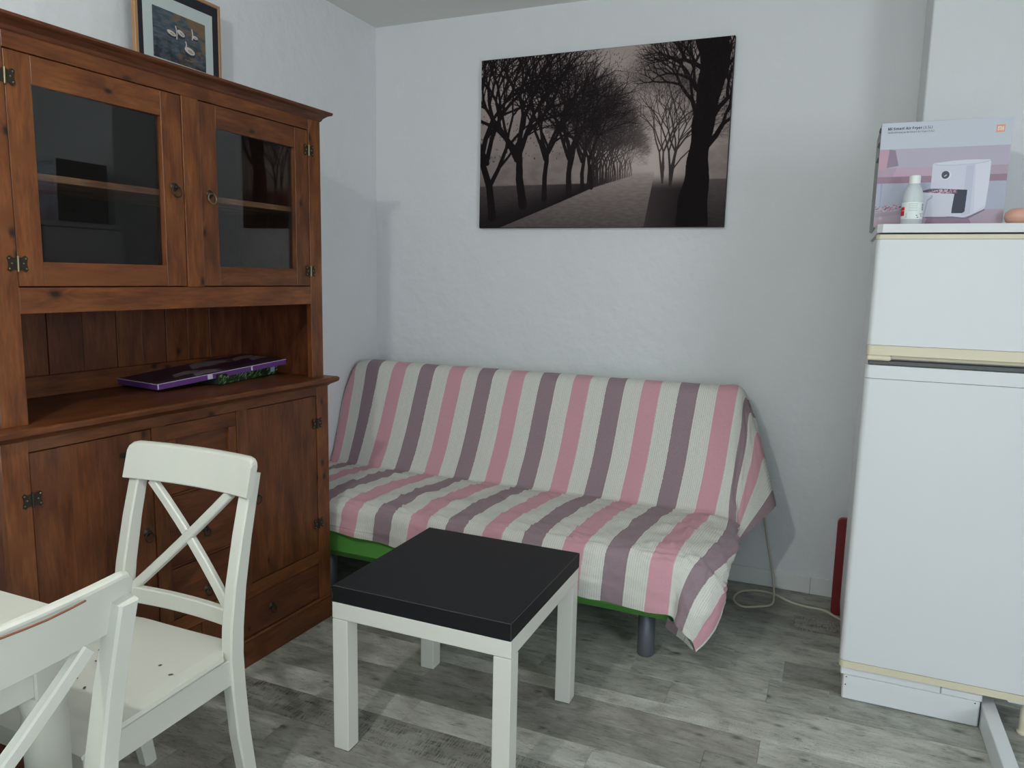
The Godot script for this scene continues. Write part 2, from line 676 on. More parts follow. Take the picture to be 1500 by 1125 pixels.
func hinge(at: Vector3, bright: bool, parent: Node) -> void:
	var b := MB.new()
	for s: float in [-1.0, 1.0]:
		var o := PackedVector2Array()
		for q: Vector2 in [Vector2(0.002, -0.016), Vector2(0.010, -0.014), Vector2(0.019, -0.020), Vector2(0.025, -0.015), Vector2(0.022, -0.004), Vector2(0.022, 0.004), Vector2(0.025, 0.015), Vector2(0.019, 0.020), Vector2(0.010, 0.014), Vector2(0.002, 0.016)]:
			o.append(Vector2(q.x * s, q.y))
		b.xf = Transform3D(Basis.IDENTITY, at)
		b.prism(o, 0.0, 0.0022)
	obj("hinge", b, M.dark_iron, parent)
	b = MB.new()
	b.xf = Transform3D(Basis.IDENTITY, at)
	b.tube([Vector3(0, -0.019, 0.003), Vector3(0, 0.019, 0.003)], 0.0034, 8)
	obj("hinge_pin", b, M.old_brass if bright else M.dark_iron, parent)
	b = MB.new()
	for s: float in [-1.0, 1.0]:
		for q: Vector2 in [Vector2(0.020, 0.013), Vector2(0.014, 0.001), Vector2(0.020, -0.012)]:
			b.xf = Transform3D(Basis(Vector3.RIGHT, PI / 2), at + Vector3(q.x * s, q.y, 0.0022))
			b.lathe([Vector2(0.0024, 0), Vector2(0.0018, 0.0012), Vector2(0, 0.0017)], Vector3.ZERO, 8)
	obj("hinge_rivets", b, M.old_brass, parent).set_meta("kind", "stuff")


func ring_pull(at: Vector3, mat_ring: Material, parent: Node, r := 0.0145) -> void:
	var b := MB.new()
	b.xf = Transform3D(Basis(Vector3.RIGHT, PI / 2), at)
	b.lathe([Vector2(0.013, 0), Vector2(0.012, 0.002), Vector2(0.006, 0.003), Vector2(0.0045, 0.008), Vector2(0.005, 0.011), Vector2(0, 0.012)], Vector3.ZERO, 14)
	obj("pull_plate", b, M.dark_iron, parent)
	b = MB.new()
	var path := []
	for k in 20:
		var a := TAU * k / 20
		path.append(at + Vector3(sin(a) * r, -r * 0.85 + cos(a) * r, 0.0095 + 0.004 * (1.0 - cos(a)) * 0.5))
	b.tube(path, 0.0023, 7, true, true)
	obj("ring_pull", b, mat_ring, parent)


func build_hutch() -> void:
	var h := thing("hutch_cabinet", "tall reddish brown wooden hutch with two glazed doors above an open niche", "cabinet", Vector3(-1.764, 0, -2.332))
	h.basis = Basis(Vector3(0.0416, 0, -0.99913), Vector3.UP, Vector3(0.99913, 0, 0.0416))
	var W := 1.205
	var D := 0.44
	# --- base
	slab("plinth", Vector3(-W, 0.0, -D), Vector3(0.002, 0.088, 0.003), 0, h, wood(1))
	slab("plinth_moulding", Vector3(-W - 0.003, 0.088, -D), Vector3(0.005, 0.101, 0.006), 0, h, wood(0), 0.004)
	for s: float in [-W, -0.022]:
		slab("side_panel", Vector3(s, 0.101, -D), Vector3(s + 0.022, 0.94, -0.022), 1, h)
	slab("back_panel", Vector3(-W + 0.022, 0.101, -D), Vector3(-0.022, 0.94, -D + 0.01), 1, h, wood(3))
	for q: Vector2 in [Vector2(-0.065, 0.0), Vector2(-W, -1.14)]:
		slab("stile", Vector3(q.x, 0.101, -0.022), Vector3(q.y, 0.94, 0.0), 1, h, wood(2))
	for q: Vector2 in [Vector2(-0.462, -0.414), Vector2(-0.786, -0.739)]:
		slab("stile", Vector3(q.x, 0.292, -0.022), Vector3(q.y, 0.908, 0.0), 1, h)
	slab("stile", Vector3(-0.633, 0.101, -0.022), Vector3(-0.572, 0.245, 0.0), 1, h)
	slab("rail", Vector3(-1.14, 0.908, -0.022), Vector3(-0.065, 0.94, 0.0), 0, h, wood(4))
	slab("rail", Vector3(-1.14, 0.245, -0.022), Vector3(-0.065, 0.292, 0.0), 0, h, wood(2))
	for y: float in [0.686, 0.459]:
		slab("rail", Vector3(-0.739, y - 0.004, -0.03), Vector3(-0.462, y + 0.004, -0.006), 0, h, wood(3), 0.001)
	# plank doors of the base
	for side in 2:
		var x0: float = [-0.4115, -1.1375][side]
		var x1: float = [-0.0675, -0.7885][side]
		var b := MB.new(1, roff())
		b.box(Vector3(x0, 0.2945, -0.026), Vector3(x1, 0.9055, -0.012), 0.001)
		var d := obj("door", b, wood(3), h, ["plank door with ring pull at its inner edge", "plank door half behind the white chair"][side])
		var widths := [0.0, 0.22, 0.47, 0.76, 1.0] if side == 0 else [0.0, 0.30, 0.55, 0.80, 1.0]
		for k in 4:
			slab("plank", Vector3(lerpf(x0, x1, widths[k]) + 0.0002, 0.295, -0.013), Vector3(lerpf(x0, x1, widths[k + 1]) - 0.0002, 0.905, -0.003), 1, d, wood([1, 4, 3, 1][k]), 0.0006)
		if side == 0:
			ring_pull(Vector3(-0.383, 0.60, -0.003), M.dark_iron, d)
			for y: float in [0.80, 0.407]:
				hinge(Vector3(-0.0655, y, 0.0), false, d)
		else:
			ring_pull(Vector3(-0.815, 0.60, -0.003), M.dark_iron, d)
			slab("latch", Vector3(-0.888, 0.84, -0.003), Vector3(-0.868, 0.852, 0.004), 0, d, M.dark_iron)
			for y: float in [0.786, 0.407]:
				hinge(Vector3(-1.139, y, 0.0), false, d)
	# drawers
	for q: Array in [[-0.7375, 0.692, -0.4635, 0.906], [-0.7375, 0.465, -0.4635, 0.681], [-0.7375, 0.294, -0.4635, 0.453], [-0.5705, 0.1035, -0.0665, 0.243], [-1.1385, 0.1035, -0.6345, 0.243]]:
		var framed: bool = q[1] > 0.69
		var b := MB.new(0, roff())
		b.box(Vector3(q[0], q[1], -0.026), Vector3(q[2], q[3], -0.012 if framed else -0.003), 0.0018)
		var d := obj("drawer", b, wood(3), h)
		if framed:
			slab("frame_rail", Vector3(q[0], q[3] - 0.046, -0.014), Vector3(q[2], q[3], -0.003), 0, d, wood(1))
			slab("frame_rail", Vector3(q[0], q[1], -0.014), Vector3(q[2], q[1] + 0.03, -0.003), 0, d, wood(1))
			slab("frame_stile", Vector3(q[0], q[1] + 0.0305, -0.014), Vector3(q[0] + 0.035, q[3] - 0.0465, -0.003), 1, d, wood(2))
			slab("frame_stile", Vector3(q[2] - 0.03, q[1] + 0.0305, -0.014), Vector3(q[2], q[3] - 0.0465, -0.003), 1, d, wood(0))
		ring_pull(Vector3((q[0] + q[2]) * 0.5 - 0.004, (q[1] + q[3]) * 0.5 - 0.025 * (1.0 if q[1] > 0.25 and not framed else 0.0), -0.003 if not framed else -0.012), M.dark_iron, d, 0.012)
	moulding("countertop", [Vector2(0.938, 0.001), Vector2(0.943, 0.006), Vector2(0.951, 0.022), Vector2(0.953, 0.026), Vector2(0.956, 0.030), Vector2(0.967, 0.032), Vector2(0.971, 0.029), Vector2(0.973, 0.024)], -W, 0.0, -D, 0.0, h, wood(1))
	# --- upper cabinet, its front set back a little
	var F := -0.02
	var U := 1.187
	for q: Vector2 in [Vector2(-0.063, 0.0), Vector2(-U, -1.122)]:
		slab("stile", Vector3(q.x, 0.973, F - 0.022), Vector3(q.y, 1.916, F), 1, h, wood(2))
	slab("stile", Vector3(-0.6165, 1.315, F - 0.022), Vector3(-0.555, 1.875, F), 1, h, wood(2))
	slab("rail", Vector3(-1.122, 1.875, F - 0.022), Vector3(-0.063, 1.916, F), 0, h, wood(0))
	slab("rail", Vector3(-1.122, 1.25, F - 0.022), Vector3(-0.063, 1.3145, F), 0, h, wood(2))
	for s: float in [-U, -0.022]:
		slab("side_panel", Vector3(s, 0.973, -0.425), Vector3(s + 0.022, 1.916, F - 0.022), 1, h)
	var x := -U + 0.022
	var wd := [0.115, 0.12, 0.12, 0.115, 0.12, 0.095, 0.10, 0.095, 0.10, 0.115]
	for k in 10:
		var e: float = minf(x + wd[k], -0.022) if k < 9 else -0.022
		slab("back_plank", Vector3(x + 0.0012, 0.973, -0.425), Vector3(e - 0.0012, 1.90, -0.415 + 0.0015 * (k % 2)), 1, h, wood([1, 3, 4, 3, 1, 4, 3, 1, 4, 3][k]), 0.001)
		x = e
	slab("back_rail", Vector3(-U + 0.022, 0.9735, -0.413), Vector3(-0.022, 1.037, -0.397), 0, h, wood(4))
	slab("shelf", Vector3(-U + 0.022, 1.255, -0.413), Vector3(-0.022, 1.273, F - 0.023), 0, h, wood(4))
	slab("shelf", Vector3(-U + 0.023, 1.583, -0.4085), Vector3(-0.023, 1.601, F - 0.05), 0, h, M.shelf_wood)
	slab("added_dark_panel", Vector3(-U + 0.023, 1.2735, -0.4125), Vector3(-0.023, 1.8995, -0.409), 1, h, M.added_dark)  # added dark sheet: the darkness behind the panes is put into its colour
	slab("top_panel", Vector3(-U, 1.90, -0.425), Vector3(0, 1.916, F - 0.024), 0, h, wood(4))
	moulding("cornice", [Vector2(1.913, 0.001), Vector2(1.917, 0.005), Vector2(1.924, 0.008), Vector2(1.934, 0.020), Vector2(1.938, 0.030), Vector2(1.941, 0.034), Vector2(1.948, 0.034)], -U, 0.0, -0.425, F, h, wood(3))
	# glazed doors: two stiles, two rails, a dark tinted pane, a ring and hinges each
	for side in 2:
		var x0: float = [-0.5525, -1.1195][side]
		var x1: float = [-0.0655, -0.619][side]
		var g0: float = [-0.488, -1.056][side]
		var g1: float = [-0.133, -0.688][side]
		var b := MB.new(1, roff())
		b.box(Vector3(x0, 1.3175, F - 0.024), Vector3(g0, 1.8725, F - 0.002), 0.001)
		b.off = roff()
		b.box(Vector3(g1, 1.3175, F - 0.024), Vector3(x1, 1.8725, F - 0.002), 0.001)
		b.grain = 0
		b.off = roff()
		b.box(Vector3(g0 + 0.0006, 1.803, F - 0.024), Vector3(g1 - 0.0006, 1.8725, F - 0.0026), 0.001)
		b.off = roff()
		b.box(Vector3(g0 + 0.0006, 1.3175, F - 0.024), Vector3(g1 - 0.0006, 1.378, F - 0.0026), 0.001)
		var d := obj("door", b, wood([4, 2][side]), h, ["glazed door nearer the sofa", "wider glazed door at the picture's edge"][side])
		b = MB.new()
		var c := Vector3((g0 + g1) * 0.5, 1.5905, F - 0.013)
		var hw := (g1 - g0) * 0.5 + 0.004
		b.box(Vector3(-hw, -0.216, -0.0015), Vector3(hw, 0.216, 0.0015), 0.0)
		var p := obj("glass_pane", b, M.dark_tint, d)
		p.position = c
		p.rotation = [Vector3(0.005, 0.040, 0), Vector3(0.016, 0.034, 0)][side]
		if side == 0:
			ring_pull(Vector3(-0.5205, 1.60, F - 0.002), M.old_brass, d, 0.0155)
			hinge(Vector3(-0.0637, 1.803, F), true, d)
			hinge(Vector3(-0.0637, 1.371, F), true, d)
		else:
			ring_pull(Vector3(-0.652, 1.607, F - 0.002), M.dark_iron, d, 0.016)
			hinge(Vector3(-1.1213, 1.81, F), true, d)
			hinge(Vector3(-1.1213, 1.372, F), true, d)


# ------------------------------------------------------------------ sofa bed and its throw
func build_sofa() -> void:
	var s := thing("sofa_bed", "bright green armless sofa bed under the striped throw, on grey tube legs", "sofa", Vector3(-1.25, 0, -2.8))
	var b := MB.new()
	b.box(Vector3(-0.905, 0.195, -0.20), Vector3(0.905, 0.425, 0.365), 0.035)
	obj("seat", b, M.green, s)
	b = MB.new()
	b.xf = Transform3D(Basis(Vector3.RIGHT, -0.36), Vector3(0, 0.36, -0.29))
	b.box(Vector3(-0.905, 0.03, -0.095), Vector3(0.905, 0.555, 0.055), 0.035)
	obj("backrest", b, M.green, s)
	b = MB.new()
	for z: float in [-0.30, 0.24]:
		b.box(Vector3(-0.86, 0.165, z - 0.02), Vector3(0.86, 0.196, z + 0.02), 0.003)
	for x: float in [-0.70, 0.70]:
		b.box(Vector3(x - 0.02, 0.17, -0.40), Vector3(x + 0.02, 0.195, 0.26), 0.003)
	obj("frame", b, M.frame_steel, s)
	for x: float in [-0.70, 0.708]:
		for z: float in [-0.36, 0.222]:
			b = MB.new()
			b.lathe([Vector2(0, 0.001), Vector2(0.029, 0.001), Vector2(0.031, 0.006), Vector2(0.031, 0.19), Vector2(0, 0.19)], Vector3(x, 0, z), 24)
			obj("leg", b, M.grey_leg, s, "grey metal tube leg")


func throw_texture() -> ImageTexture:
	# u runs along the sofa from -2.6 to 0.2 metres, stripes of 0.079 m: pink, white, mauve, white
	var w := 2048
	var h := 256
	var data := PackedByteArray()
	data.resize(w * h * 3)
	var weave := noise(1.0, 5, 2)
	var edge := noise(1.0, 6, 2)
	var pink := Color(0.80, 0.60, 0.64)
	var mauve := Color(0.575, 0.495, 0.52)
	var white := Color(0.835, 0.835, 0.805)
	for y in h:
		for x in w:
			var u := -2.6 + 2.8 * (x + 0.5) / w + 0.0008 * edge.get_noise_2d(x * 0.01, y * 0.15)
			var q := fposmod(u + 2.154, 0.3156)     # 0 at the start of a mauve stripe
			var c: Color
			var k := weave.get_noise_2d(x * 0.9, y * 0.9) * 0.5 + weave.get_noise_2d(x * 0.25, y * 1.4 + 50.0) * 0.4
			if q < 0.0785:
				c = mauve
				k *= 1.5
				if q < 0.002 or q > 0.0765:
					c = mauve.darkened(0.13)
			elif q > 0.1578 and q < 0.2363:
				c = pink
				if q < 0.1595 or q > 0.2348:
					c = pink.lightened(0.12)
			else:
				c = white
				var rib := fposmod(q, 0.0079)
				if rib < 0.0022:
					c = Color(0.77, 0.75, 0.70)
				elif rib < 0.0035:
					c = Color(0.86, 0.86, 0.84)
			var i := (y * w + x) * 3
			var m := 1.0 + 0.11 * k
			data[i] = int(clampf(c.r * m, 0, 1) * 255)
			data[i + 1] = int(clampf(c.g * m, 0, 1) * 255)
			data[i + 2] = int(clampf(c.b * m, 0, 1) * 255)
	return to_tex(Image.create_from_data(w, h, false, Image.FORMAT_RGB8, data))


func cr(a: Vector4, b: Vector4, c: Vector4, d: Vector4, t: float) -> Vector4:
	return 0.5 * (2.0 * b + (c - a) * t + (2.0 * a - 5.0 * b + 4.0 * c - d) * t * t + (3.0 * b - a - 3.0 * c + d) * t * t * t)


func along(ctrl: Array, t: float) -> Vector4:
	var n := ctrl.size()
	var k := clampi(int(floor(t)), 0, n - 2)
	return cr(ctrl[maxi(k - 1, 0)], ctrl[k], ctrl[k + 1], ctrl[mini(k + 2, n - 1)], t - k)


func build_throw() -> void:
	# control rows from behind the backrest over the top, down to the seat and over its front edge: x = depth z, y = height, z = sideways drift
	var rows := [
		Vector3(-3.295, 0.74, 0), Vector3(-3.29, 0.88, 0), Vector3(-3.245, 0.924, 0), Vector3(-3.172, 0.908, 0), Vector3(-3.125, 0.79, -0.008), Vector3(-3.06, 0.60, -0.02),
		Vector3(-3.010, 0.475, -0.033), Vector3(-2.982, 0.437, -0.037), Vector3(-2.92, 0.441, -0.045), Vector3(-2.72, 0.448, -0.065), Vector3(-2.51, 0.446, -0.08),
		Vector3(-2.435, 0.425, -0.088), Vector3(-2.412, 0.36, -0.092), Vector3(-2.408, 0.30, -0.095), Vector3(-2.408, 0.235, -0.098)]
	var e1 := [Vector3(-0.28, 0.72, -3.28), Vector3(-0.28, 0.80, -3.265), Vector3(-0.285, 0.83, -3.235), Vector3(-0.30, 0.845, -3.185), Vector3(-0.297, 0.72, -3.13), Vector3(-0.310, 0.56, -3.06), Vector3(-0.305, 0.465, -3.0), Vector3(-0.297, 0.428, -2.965),
		Vector3(-0.285, 0.428, -2.90), Vector3(-0.265, 0.425, -2.70), Vector3(-0.30, 0.42, -2.52), Vector3(-0.335, 0.395, -2.44), Vector3(-0.37, 0.33, -2.405), Vector3(-0.385, 0.27, -2.395), Vector3(-0.395, 0.215, -2.39)]
	var e2 := [Vector3(-0.235, 0.62, -3.26), Vector3(-0.23, 0.65, -3.25), Vector3(-0.225, 0.67, -3.22), Vector3(-0.235, 0.69, -3.17), Vector3(-0.245, 0.60, -3.11), Vector3(-0.27, 0.48, -3.04), Vector3(-0.285, 0.40, -2.99), Vector3(-0.285, 0.375, -2.955),
		Vector3(-0.28, 0.37, -2.90), Vector3(-0.272, 0.36, -2.70), Vector3(-0.272, 0.345, -2.55), Vector3(-0.275, 0.33, -2.475), Vector3(-0.30, 0.275, -2.42), Vector3(-0.325, 0.225, -2.40), Vector3(-0.35, 0.175, -2.395)]
	var e3 := [Vector3(-0.20, 0.53, -3.25), Vector3(-0.18, 0.50, -3.23), Vector3(-0.16, 0.465, -3.17), Vector3(-0.16, 0.46, -3.11), Vector3(-0.19, 0.43, -3.07), Vector3(-0.235, 0.385, -3.02), Vector3(-0.27, 0.345, -2.98), Vector3(-0.285, 0.33, -2.95),
		Vector3(-0.29, 0.325, -2.90), Vector3(-0.285, 0.315, -2.72), Vector3(-0.275, 0.295, -2.60), Vector3(-0.268, 0.27, -2.53), Vector3(-0.28, 0.215, -2.47), Vector3(-0.31, 0.165, -2.43), Vector3(-0.338, 0.135, -2.41)]
	var us := [-2.42, -2.27, -2.20, -2.0, -1.7, -1.4, -1.1, -0.8, -0.55, -0.42, -0.335]
	var ctrl := []
	for r in rows.size():
		var q: Vector3 = rows[r]
		var line := []
		for k in us.size():
			var u: float = us[k]
			var y := q.y
			if r >= 13:
				var yh := lerpf(0.335, 0.243, clampf((u + 1.9) / 1.4, 0, 1))
				y = yh if r == 14 else (0.36 + yh) * 0.5
			var p := Vector4(u + q.z, y, q.x, u)
			if k == 0:
				p = Vector4(-2.254, maxf(0.1, y - (0.24 if r < 4 else 0.12)), q.x, u)
			elif k == 1:
				p = Vector4(-2.240, y - 0.05, q.x, -2.285) if r < 4 else Vector4(-2.246, y - 0.006, q.x + 0.01, -2.315)
			elif k == 2:
				p = Vector4(-2.19, y - 0.002, q.x, u) if r < 4 else Vector4(-2.178, y + 0.002, q.x + 0.004, u)
			line.append(p)
		var f := r >= 9
		for e: Array in [[e1, -0.21, -0.21], [e2, -0.056, -0.11], [e3, 0.09, -0.01]]:
			var p: Vector3 = e[0][r]
			line.append(Vector4(p.x, p.y, p.z, e[2] if f else e[1]))
		ctrl.append(line)
	var NU := 190
	var NT := 120
	var wr := noise(1.0, 77, 3)
	var P := []
	for j in NT + 1:
		var t := (rows.size() - 1.0) * j / NT
		var line := PackedVector3Array()
		var ul := PackedFloat32Array()
		for i in NU + 1:
			var c := (us.size() + 2.0) * i / NU
			var ri := []
			var k := clampi(int(floor(t)), 0, rows.size() - 2)
			for m in range(-1, 3):
				ri.append(along(ctrl[clampi(k + m, 0, rows.size() - 1)], c))
			var v := cr(ri[0], ri[1], ri[2], ri[3], t - k)
			line.append(Vector3(v.x, v.y, v.z))
			ul.append(v.w)
		P.append([line, ul])
	var pts := []
	var nrm := []
	for j in NT + 1:
		var a := PackedVector3Array()
		var nn := PackedVector3Array()
		var t := 14.0 * j / NT
		for i in NU + 1:
			var p: Vector3 = P[j][0][i]
			var du: Vector3 = P[j][0][mini(i + 1, NU)] - P[j][0][maxi(i - 1, 0)]
			var dt: Vector3 = P[mini(j + 1, NT)][0][i] - P[maxi(j - 1, 0)][0][i]
			var n := dt.cross(du).normalized()
			var u: float = P[j][1][i]
			var seat := smoothstep(6.8, 8.0, t) * (1.0 - smoothstep(10.5, 12.0, t))
			var hang := smoothstep(11.0, 13.0, t)
			var side := smoothstep(-0.36, -0.2, u)
			var d := 0.0035 * wr.get_noise_2d(u * 5.0, t * 0.9)
			d += seat * 0.0075 * wr.get_noise_2d(u * 7.0 + t * 1.6 + 30.0, t * 1.1)
			var ridge := 1.0 - absf(wr.get_noise_2d(u * 4.5 - t * 1.1 + 90.0, t * 0.8 + u * 2.0)) * 2.6
			d += seat * 0.010 * clampf(ridge, 0, 1) ** 3
			d += hang * 0.007 * sin(u * 26.0 + 1.5 * wr.get_noise_2d(u * 3.0, 4.0))
			d += side * 0.007 * wr.get_noise_2d(u * 9.0 + 7.0, t * 0.8)
			d *= 1.0 - 0.85 * smoothstep(-0.14, 0.02, u)
			var out := p + n * (d + 0.002)
			out.x = maxf(out.x, LEFT_X + 0.003)
			a.append(out)
			nn.append(n)
		pts.append(a)
		nrm.append(nn)
	var b := MB.new()
	b.sg = 1
	var vv := func(j: int) -> float: return 14.0 * j / NT * 0.55
	for layer in 2:
		for j in NT:
			for i in NU:
				var q := []
				for c: Vector2i in [Vector2i(i, j), Vector2i(i + 1, j), Vector2i(i + 1, j + 1), Vector2i(i, j + 1)]:
					q.append([pts[c.y][c.x] - (nrm[c.y][c.x] * 0.0022 if layer == 1 else Vector3.ZERO), Vector2((P[c.y][1][c.x] + 2.6) / 2.8, vv.call(c.y))])
				if layer == 1:
					q.reverse()
				b.tri_uv(q[0][0], q[1][0], q[2][0], q[0][1], q[1][1], q[2][1])
				b.tri_uv(q[0][0], q[2][0], q[3][0], q[0][1], q[2][1], q[3][1])
		b.sg = 2
	var m := mat(Color.WHITE, 0.95, throw_texture())
	m.rim_enabled = true
	m.rim = 0.15
	m.rim_tint = 0.5
	var o := obj("sofa_throw", b, m)
	tag(o, "pink, mauve and cream striped cotton throw covering the green sofa bed", "throw")
	# the front right corner of the hem is turned under and shows its back
	b = MB.new()
	b.sg = 1
	var top := [Vector3(-0.437, 0.235, -2.412), Vector3(-0.41, 0.218, -2.400), Vector3(-0.372, 0.188, -2.401), Vector3(-0.344, 0.140, -2.410)]
	var low := [Vector3(-0.452, 0.178, -2.455), Vector3(-0.425, 0.160, -2.455), Vector3(-0.385, 0.147, -2.440), Vector3(-0.346, 0.132, -2.415)]
	var uu := [-0.17, -0.16, -0.14, -0.10]
	for k in 3:
		var ua := Vector2((uu[k] + 2.6 - 0.045) / 2.8, 0.2)
		var ub := Vector2((uu[k + 1] + 2.6 - 0.045 + (0.05 if k > 0 else 0.0)) / 2.8, 0.2)
		b.tri_uv(top[k], top[k + 1], low[k + 1], ua, ub, ub + Vector2(0, 0.2))
		b.tri_uv(top[k], low[k + 1], low[k], ua, ub + Vector2(0, 0.2), ua + Vector2(0, 0.2))
	obj("turned_hem", b, m, o)


# ------------------------------------------------------------------ side table
func build_side_table() -> void:
	var t := thing("side_table", "low square side table with white legs and a thick black top", "table", Vector3(-0.963, 0, -1.916), 0.004)
	var S := 0.275
	var b := MB.new()
	b.box(Vector3(-S, 0.4005, -S), Vector3(S, 0.447, S), 0.0012)
	obj("white_top", b, M.lack_white, t, "white square lower top")
	for x: float in [-1.0, 1.0]:
		for z: float in [-1.0, 1.0]:
			b = MB.new()
			var c := Vector3(x * (S - 0.025), 0, z * (S - 0.025))
			b.box(c + Vector3(-0.025, 0.002, -0.025), c + Vector3(0.025, 0.3988, 0.025), 0.0014)
			obj("leg", b, M.lack_white, t)
	b = MB.new()
	b.xf = Transform3D(Basis(Vector3.UP, -0.007), Vector3(0.001, 0, -0.001))
	b.box(Vector3(-S, 0.4475, -S), Vector3(S, 0.4955, S), 0.0012)
	var top := obj("black_top", b, M.lack_black, t, "thick black square top laid on the white one")
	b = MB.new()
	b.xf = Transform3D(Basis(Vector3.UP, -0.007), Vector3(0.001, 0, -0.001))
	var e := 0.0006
	b.tube([Vector3(-S + e, 0.4953, S - e), Vector3(S - e, 0.4953, S - e), Vector3(S - e, 0.4953, -S + e)], 0.0007, 5, false)  # pale strips put the light caught by the chamfer into colour, besides wear
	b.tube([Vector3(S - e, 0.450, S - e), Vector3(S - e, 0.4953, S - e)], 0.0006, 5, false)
	obj("worn_edge", b, M.worn_edge, top, "pale edge line of wear and painted edge light")


# ------------------------------------------------------------------ fridge
func build_fridge() -> void:
	var f := thing("fridge", "white two door fridge freezer with cream door trims", "fridge", Vector3(0.105, 0, -2.55))
	var W := 0.56
	var b := MB.new()
	b.box(Vector3(0.006, 0.118, -0.53), Vector3(W - 0.006, 1.518, -0.055), 0.006)
	obj("body", b, M.fridge_white, f)
	# front skins with rounded upright edges: section in x-z, pushed up in y
	var shell := func(y0: float, y1: float, zf: float, r: float) -> MB:
		var q := MB.new()
		var rings := []
		for y: float in [y0, y1]:
			var ring := PackedVector3Array()
			for k in 7:
				var a := PI * 0.5 * k / 6
				ring.append(Vector3(W - r + r * sin(a), y, zf - r + r * cos(a)))
			ring.append(Vector3(W, y, -0.048))
			ring.append(Vector3(0, y, -0.048))
			for k in 7:
				var a := PI * 0.5 * k / 6
				ring.append(Vector3(r - r * cos(a), y, zf - r + r * sin(a)))
			rings.append(ring)
		q.sg = 1
		q.skin(rings)
		return q
	var low := obj("door", shell.call(0.142, 1.076, 0.0, 0.018), M.fridge_white, f, "tall lower fridge door")
	obj("door_cap", shell.call(1.0775, 1.118, 0.001, 0.018), M.fridge_white, low)
	obj("door_trim", shell.call(0.118, 0.1405, 0.001, 0.018), M.fridge_cream, low, "cream strip along the bottom")
	var up := obj("door", shell.call(1.181, 1.501, 0.0, 0.016), M.fridge_white, f, "short upper freezer door")
	obj("door_trim", shell.call(1.502, 1.515, 0.001, 0.016), M.fridge_cream, up, "cream strip along the top")
	# lower cream strip with its finger recess
	b = MB.new()
	var rec := shell.call(1.150, 1.180, 0.002, 0.016) as MB
	obj("handle_strip", rec, M.fridge_cream, up, "cream handle strip")
	b.box(Vector3(0.002, 1.133, -0.040), Vector3(0.070, 1.1495, 0.001), 0.004)
	b.box(Vector3(W - 0.07, 1.133, -0.040), Vector3(W - 0.002, 1.1495, 0.001), 0.004)
	b.box(Vector3(0.070, 1.138, -0.040), Vector3(W - 0.07, 1.1495, -0.016), 0.002)
	obj("handle_recess", b, M.fridge_cream, up)
	b = MB.new()
	b.box(Vector3(0.008, 1.119, -0.05), Vector3(W - 0.008, 1.132, -0.012), 0.002)
	obj("gasket", b, M.gasket, f, "grey seal under the freezer door")
	b = MB.new()
	b.box(Vector3(0.008, 1.5155, -0.05), Vector3(W - 0.008, 1.5195, -0.012), 0.001)
	obj("gasket", b, M.gasket, f, "grey seal under the top lid")
	b = MB.new()
	var o := PackedVector2Array([Vector2(0.0, 0.0), Vector2(0.014, 0.014), Vector2(W - 0.014, 0.014), Vector2(W, 0.0), Vector2(W, -0.53), Vector2(0, -0.53)])
	b.xf = Transform3D(Basis(Vector3.RIGHT, PI / 2), Vector3.ZERO)
	var o2 := PackedVector2Array()
	for q in o:
		o2.append(Vector2(q.x, q.y))
	b.prism(o2, -1.545, -1.520)
	obj("worktop_lid", b, M.fridge_white, f, "white top lid")
	for x: float in [0.03, W - 0.055]:
		b = MB.new()
		b.lathe([Vector2(0, 0.0), Vector2(0.016, 0.0), Vector2(0.016, 0.01), Vector2(0.009, 0.012), Vector2(0.009, 0.02), Vector2(0, 0.02)], Vector3(x + 0.025, 0.098 if x < 0.1 else 0.0, -0.04), 14)
		if x > 0.1:
			b.lathe([Vector2(0.012, 0.0), Vector2(0.012, 0.118)], Vector3(x + 0.025, 0.0, -0.04), 14)
		obj("foot", b, M.fridge_cream, f)
	b = MB.new()
	b.box(Vector3(W - 0.085, 0.110, -0.05), Vector3(W - 0.01, 0.1175, -0.004), 0.001)
	obj("hinge_bracket", b, M.fridge_white, f, "white lower hinge bracket")
	# white boards that carry it
	var p := thing("fridge_plinth", "white board plinth screwed together under the fridge", "plinth", Vector3(0.118, 0, -2.562))
	b = MB.new()
	b.box(Vector3(0.003, 0.002, -0.016), Vector3(0.394, 0.088, 0.0), 0.004)
	obj("front_board", b, M.plinth_white, p)
	for q: Vector2 in [Vector2(-0.006, 0.283), Vector2(0.2845, 0.397)]:
		b = MB.new()
		b.box(Vector3(q.x, 0.0885, -0.02), Vector3(q.y, 0.1165 if q.x < 0 else 0.112, 0.004), 0.003)
		obj("top_strip", b, M.plinth_white, p)
	b = MB.new()
	b.box(Vector3(0.003, 0.002, -0.50), Vector3(0.019, 0.098, -0.0165), 0.002)
	obj("side_board", b, M.plinth_white, p)
	for q: Vector2 in [Vector2(0.013, 0.080), Vector2(0.012, 0.053), Vector2(0.380, 0.080)]:
		b = MB.new()
		b.xf = Transform3D(Basis(Vector3.RIGHT, PI / 2), Vector3(q.x, q.y, 0.0))
		b.lathe([Vector2(0.0022, -0.0005), Vector2(0.0022, 0.0006), Vector2(0, 0.0008)], Vector3.ZERO, 8)
		obj("screw", b, M.chip, p, "small dark screw head")
	b = MB.new()
	b.box(Vector3(0.517, 0.001, -2.80), Vector3(0.557, 0.077, -1.6), 0.002)
	tag(obj("floor_batten", b, M.plinth_white), "white wooden beam lying on the floor from under the fridge", "beam")


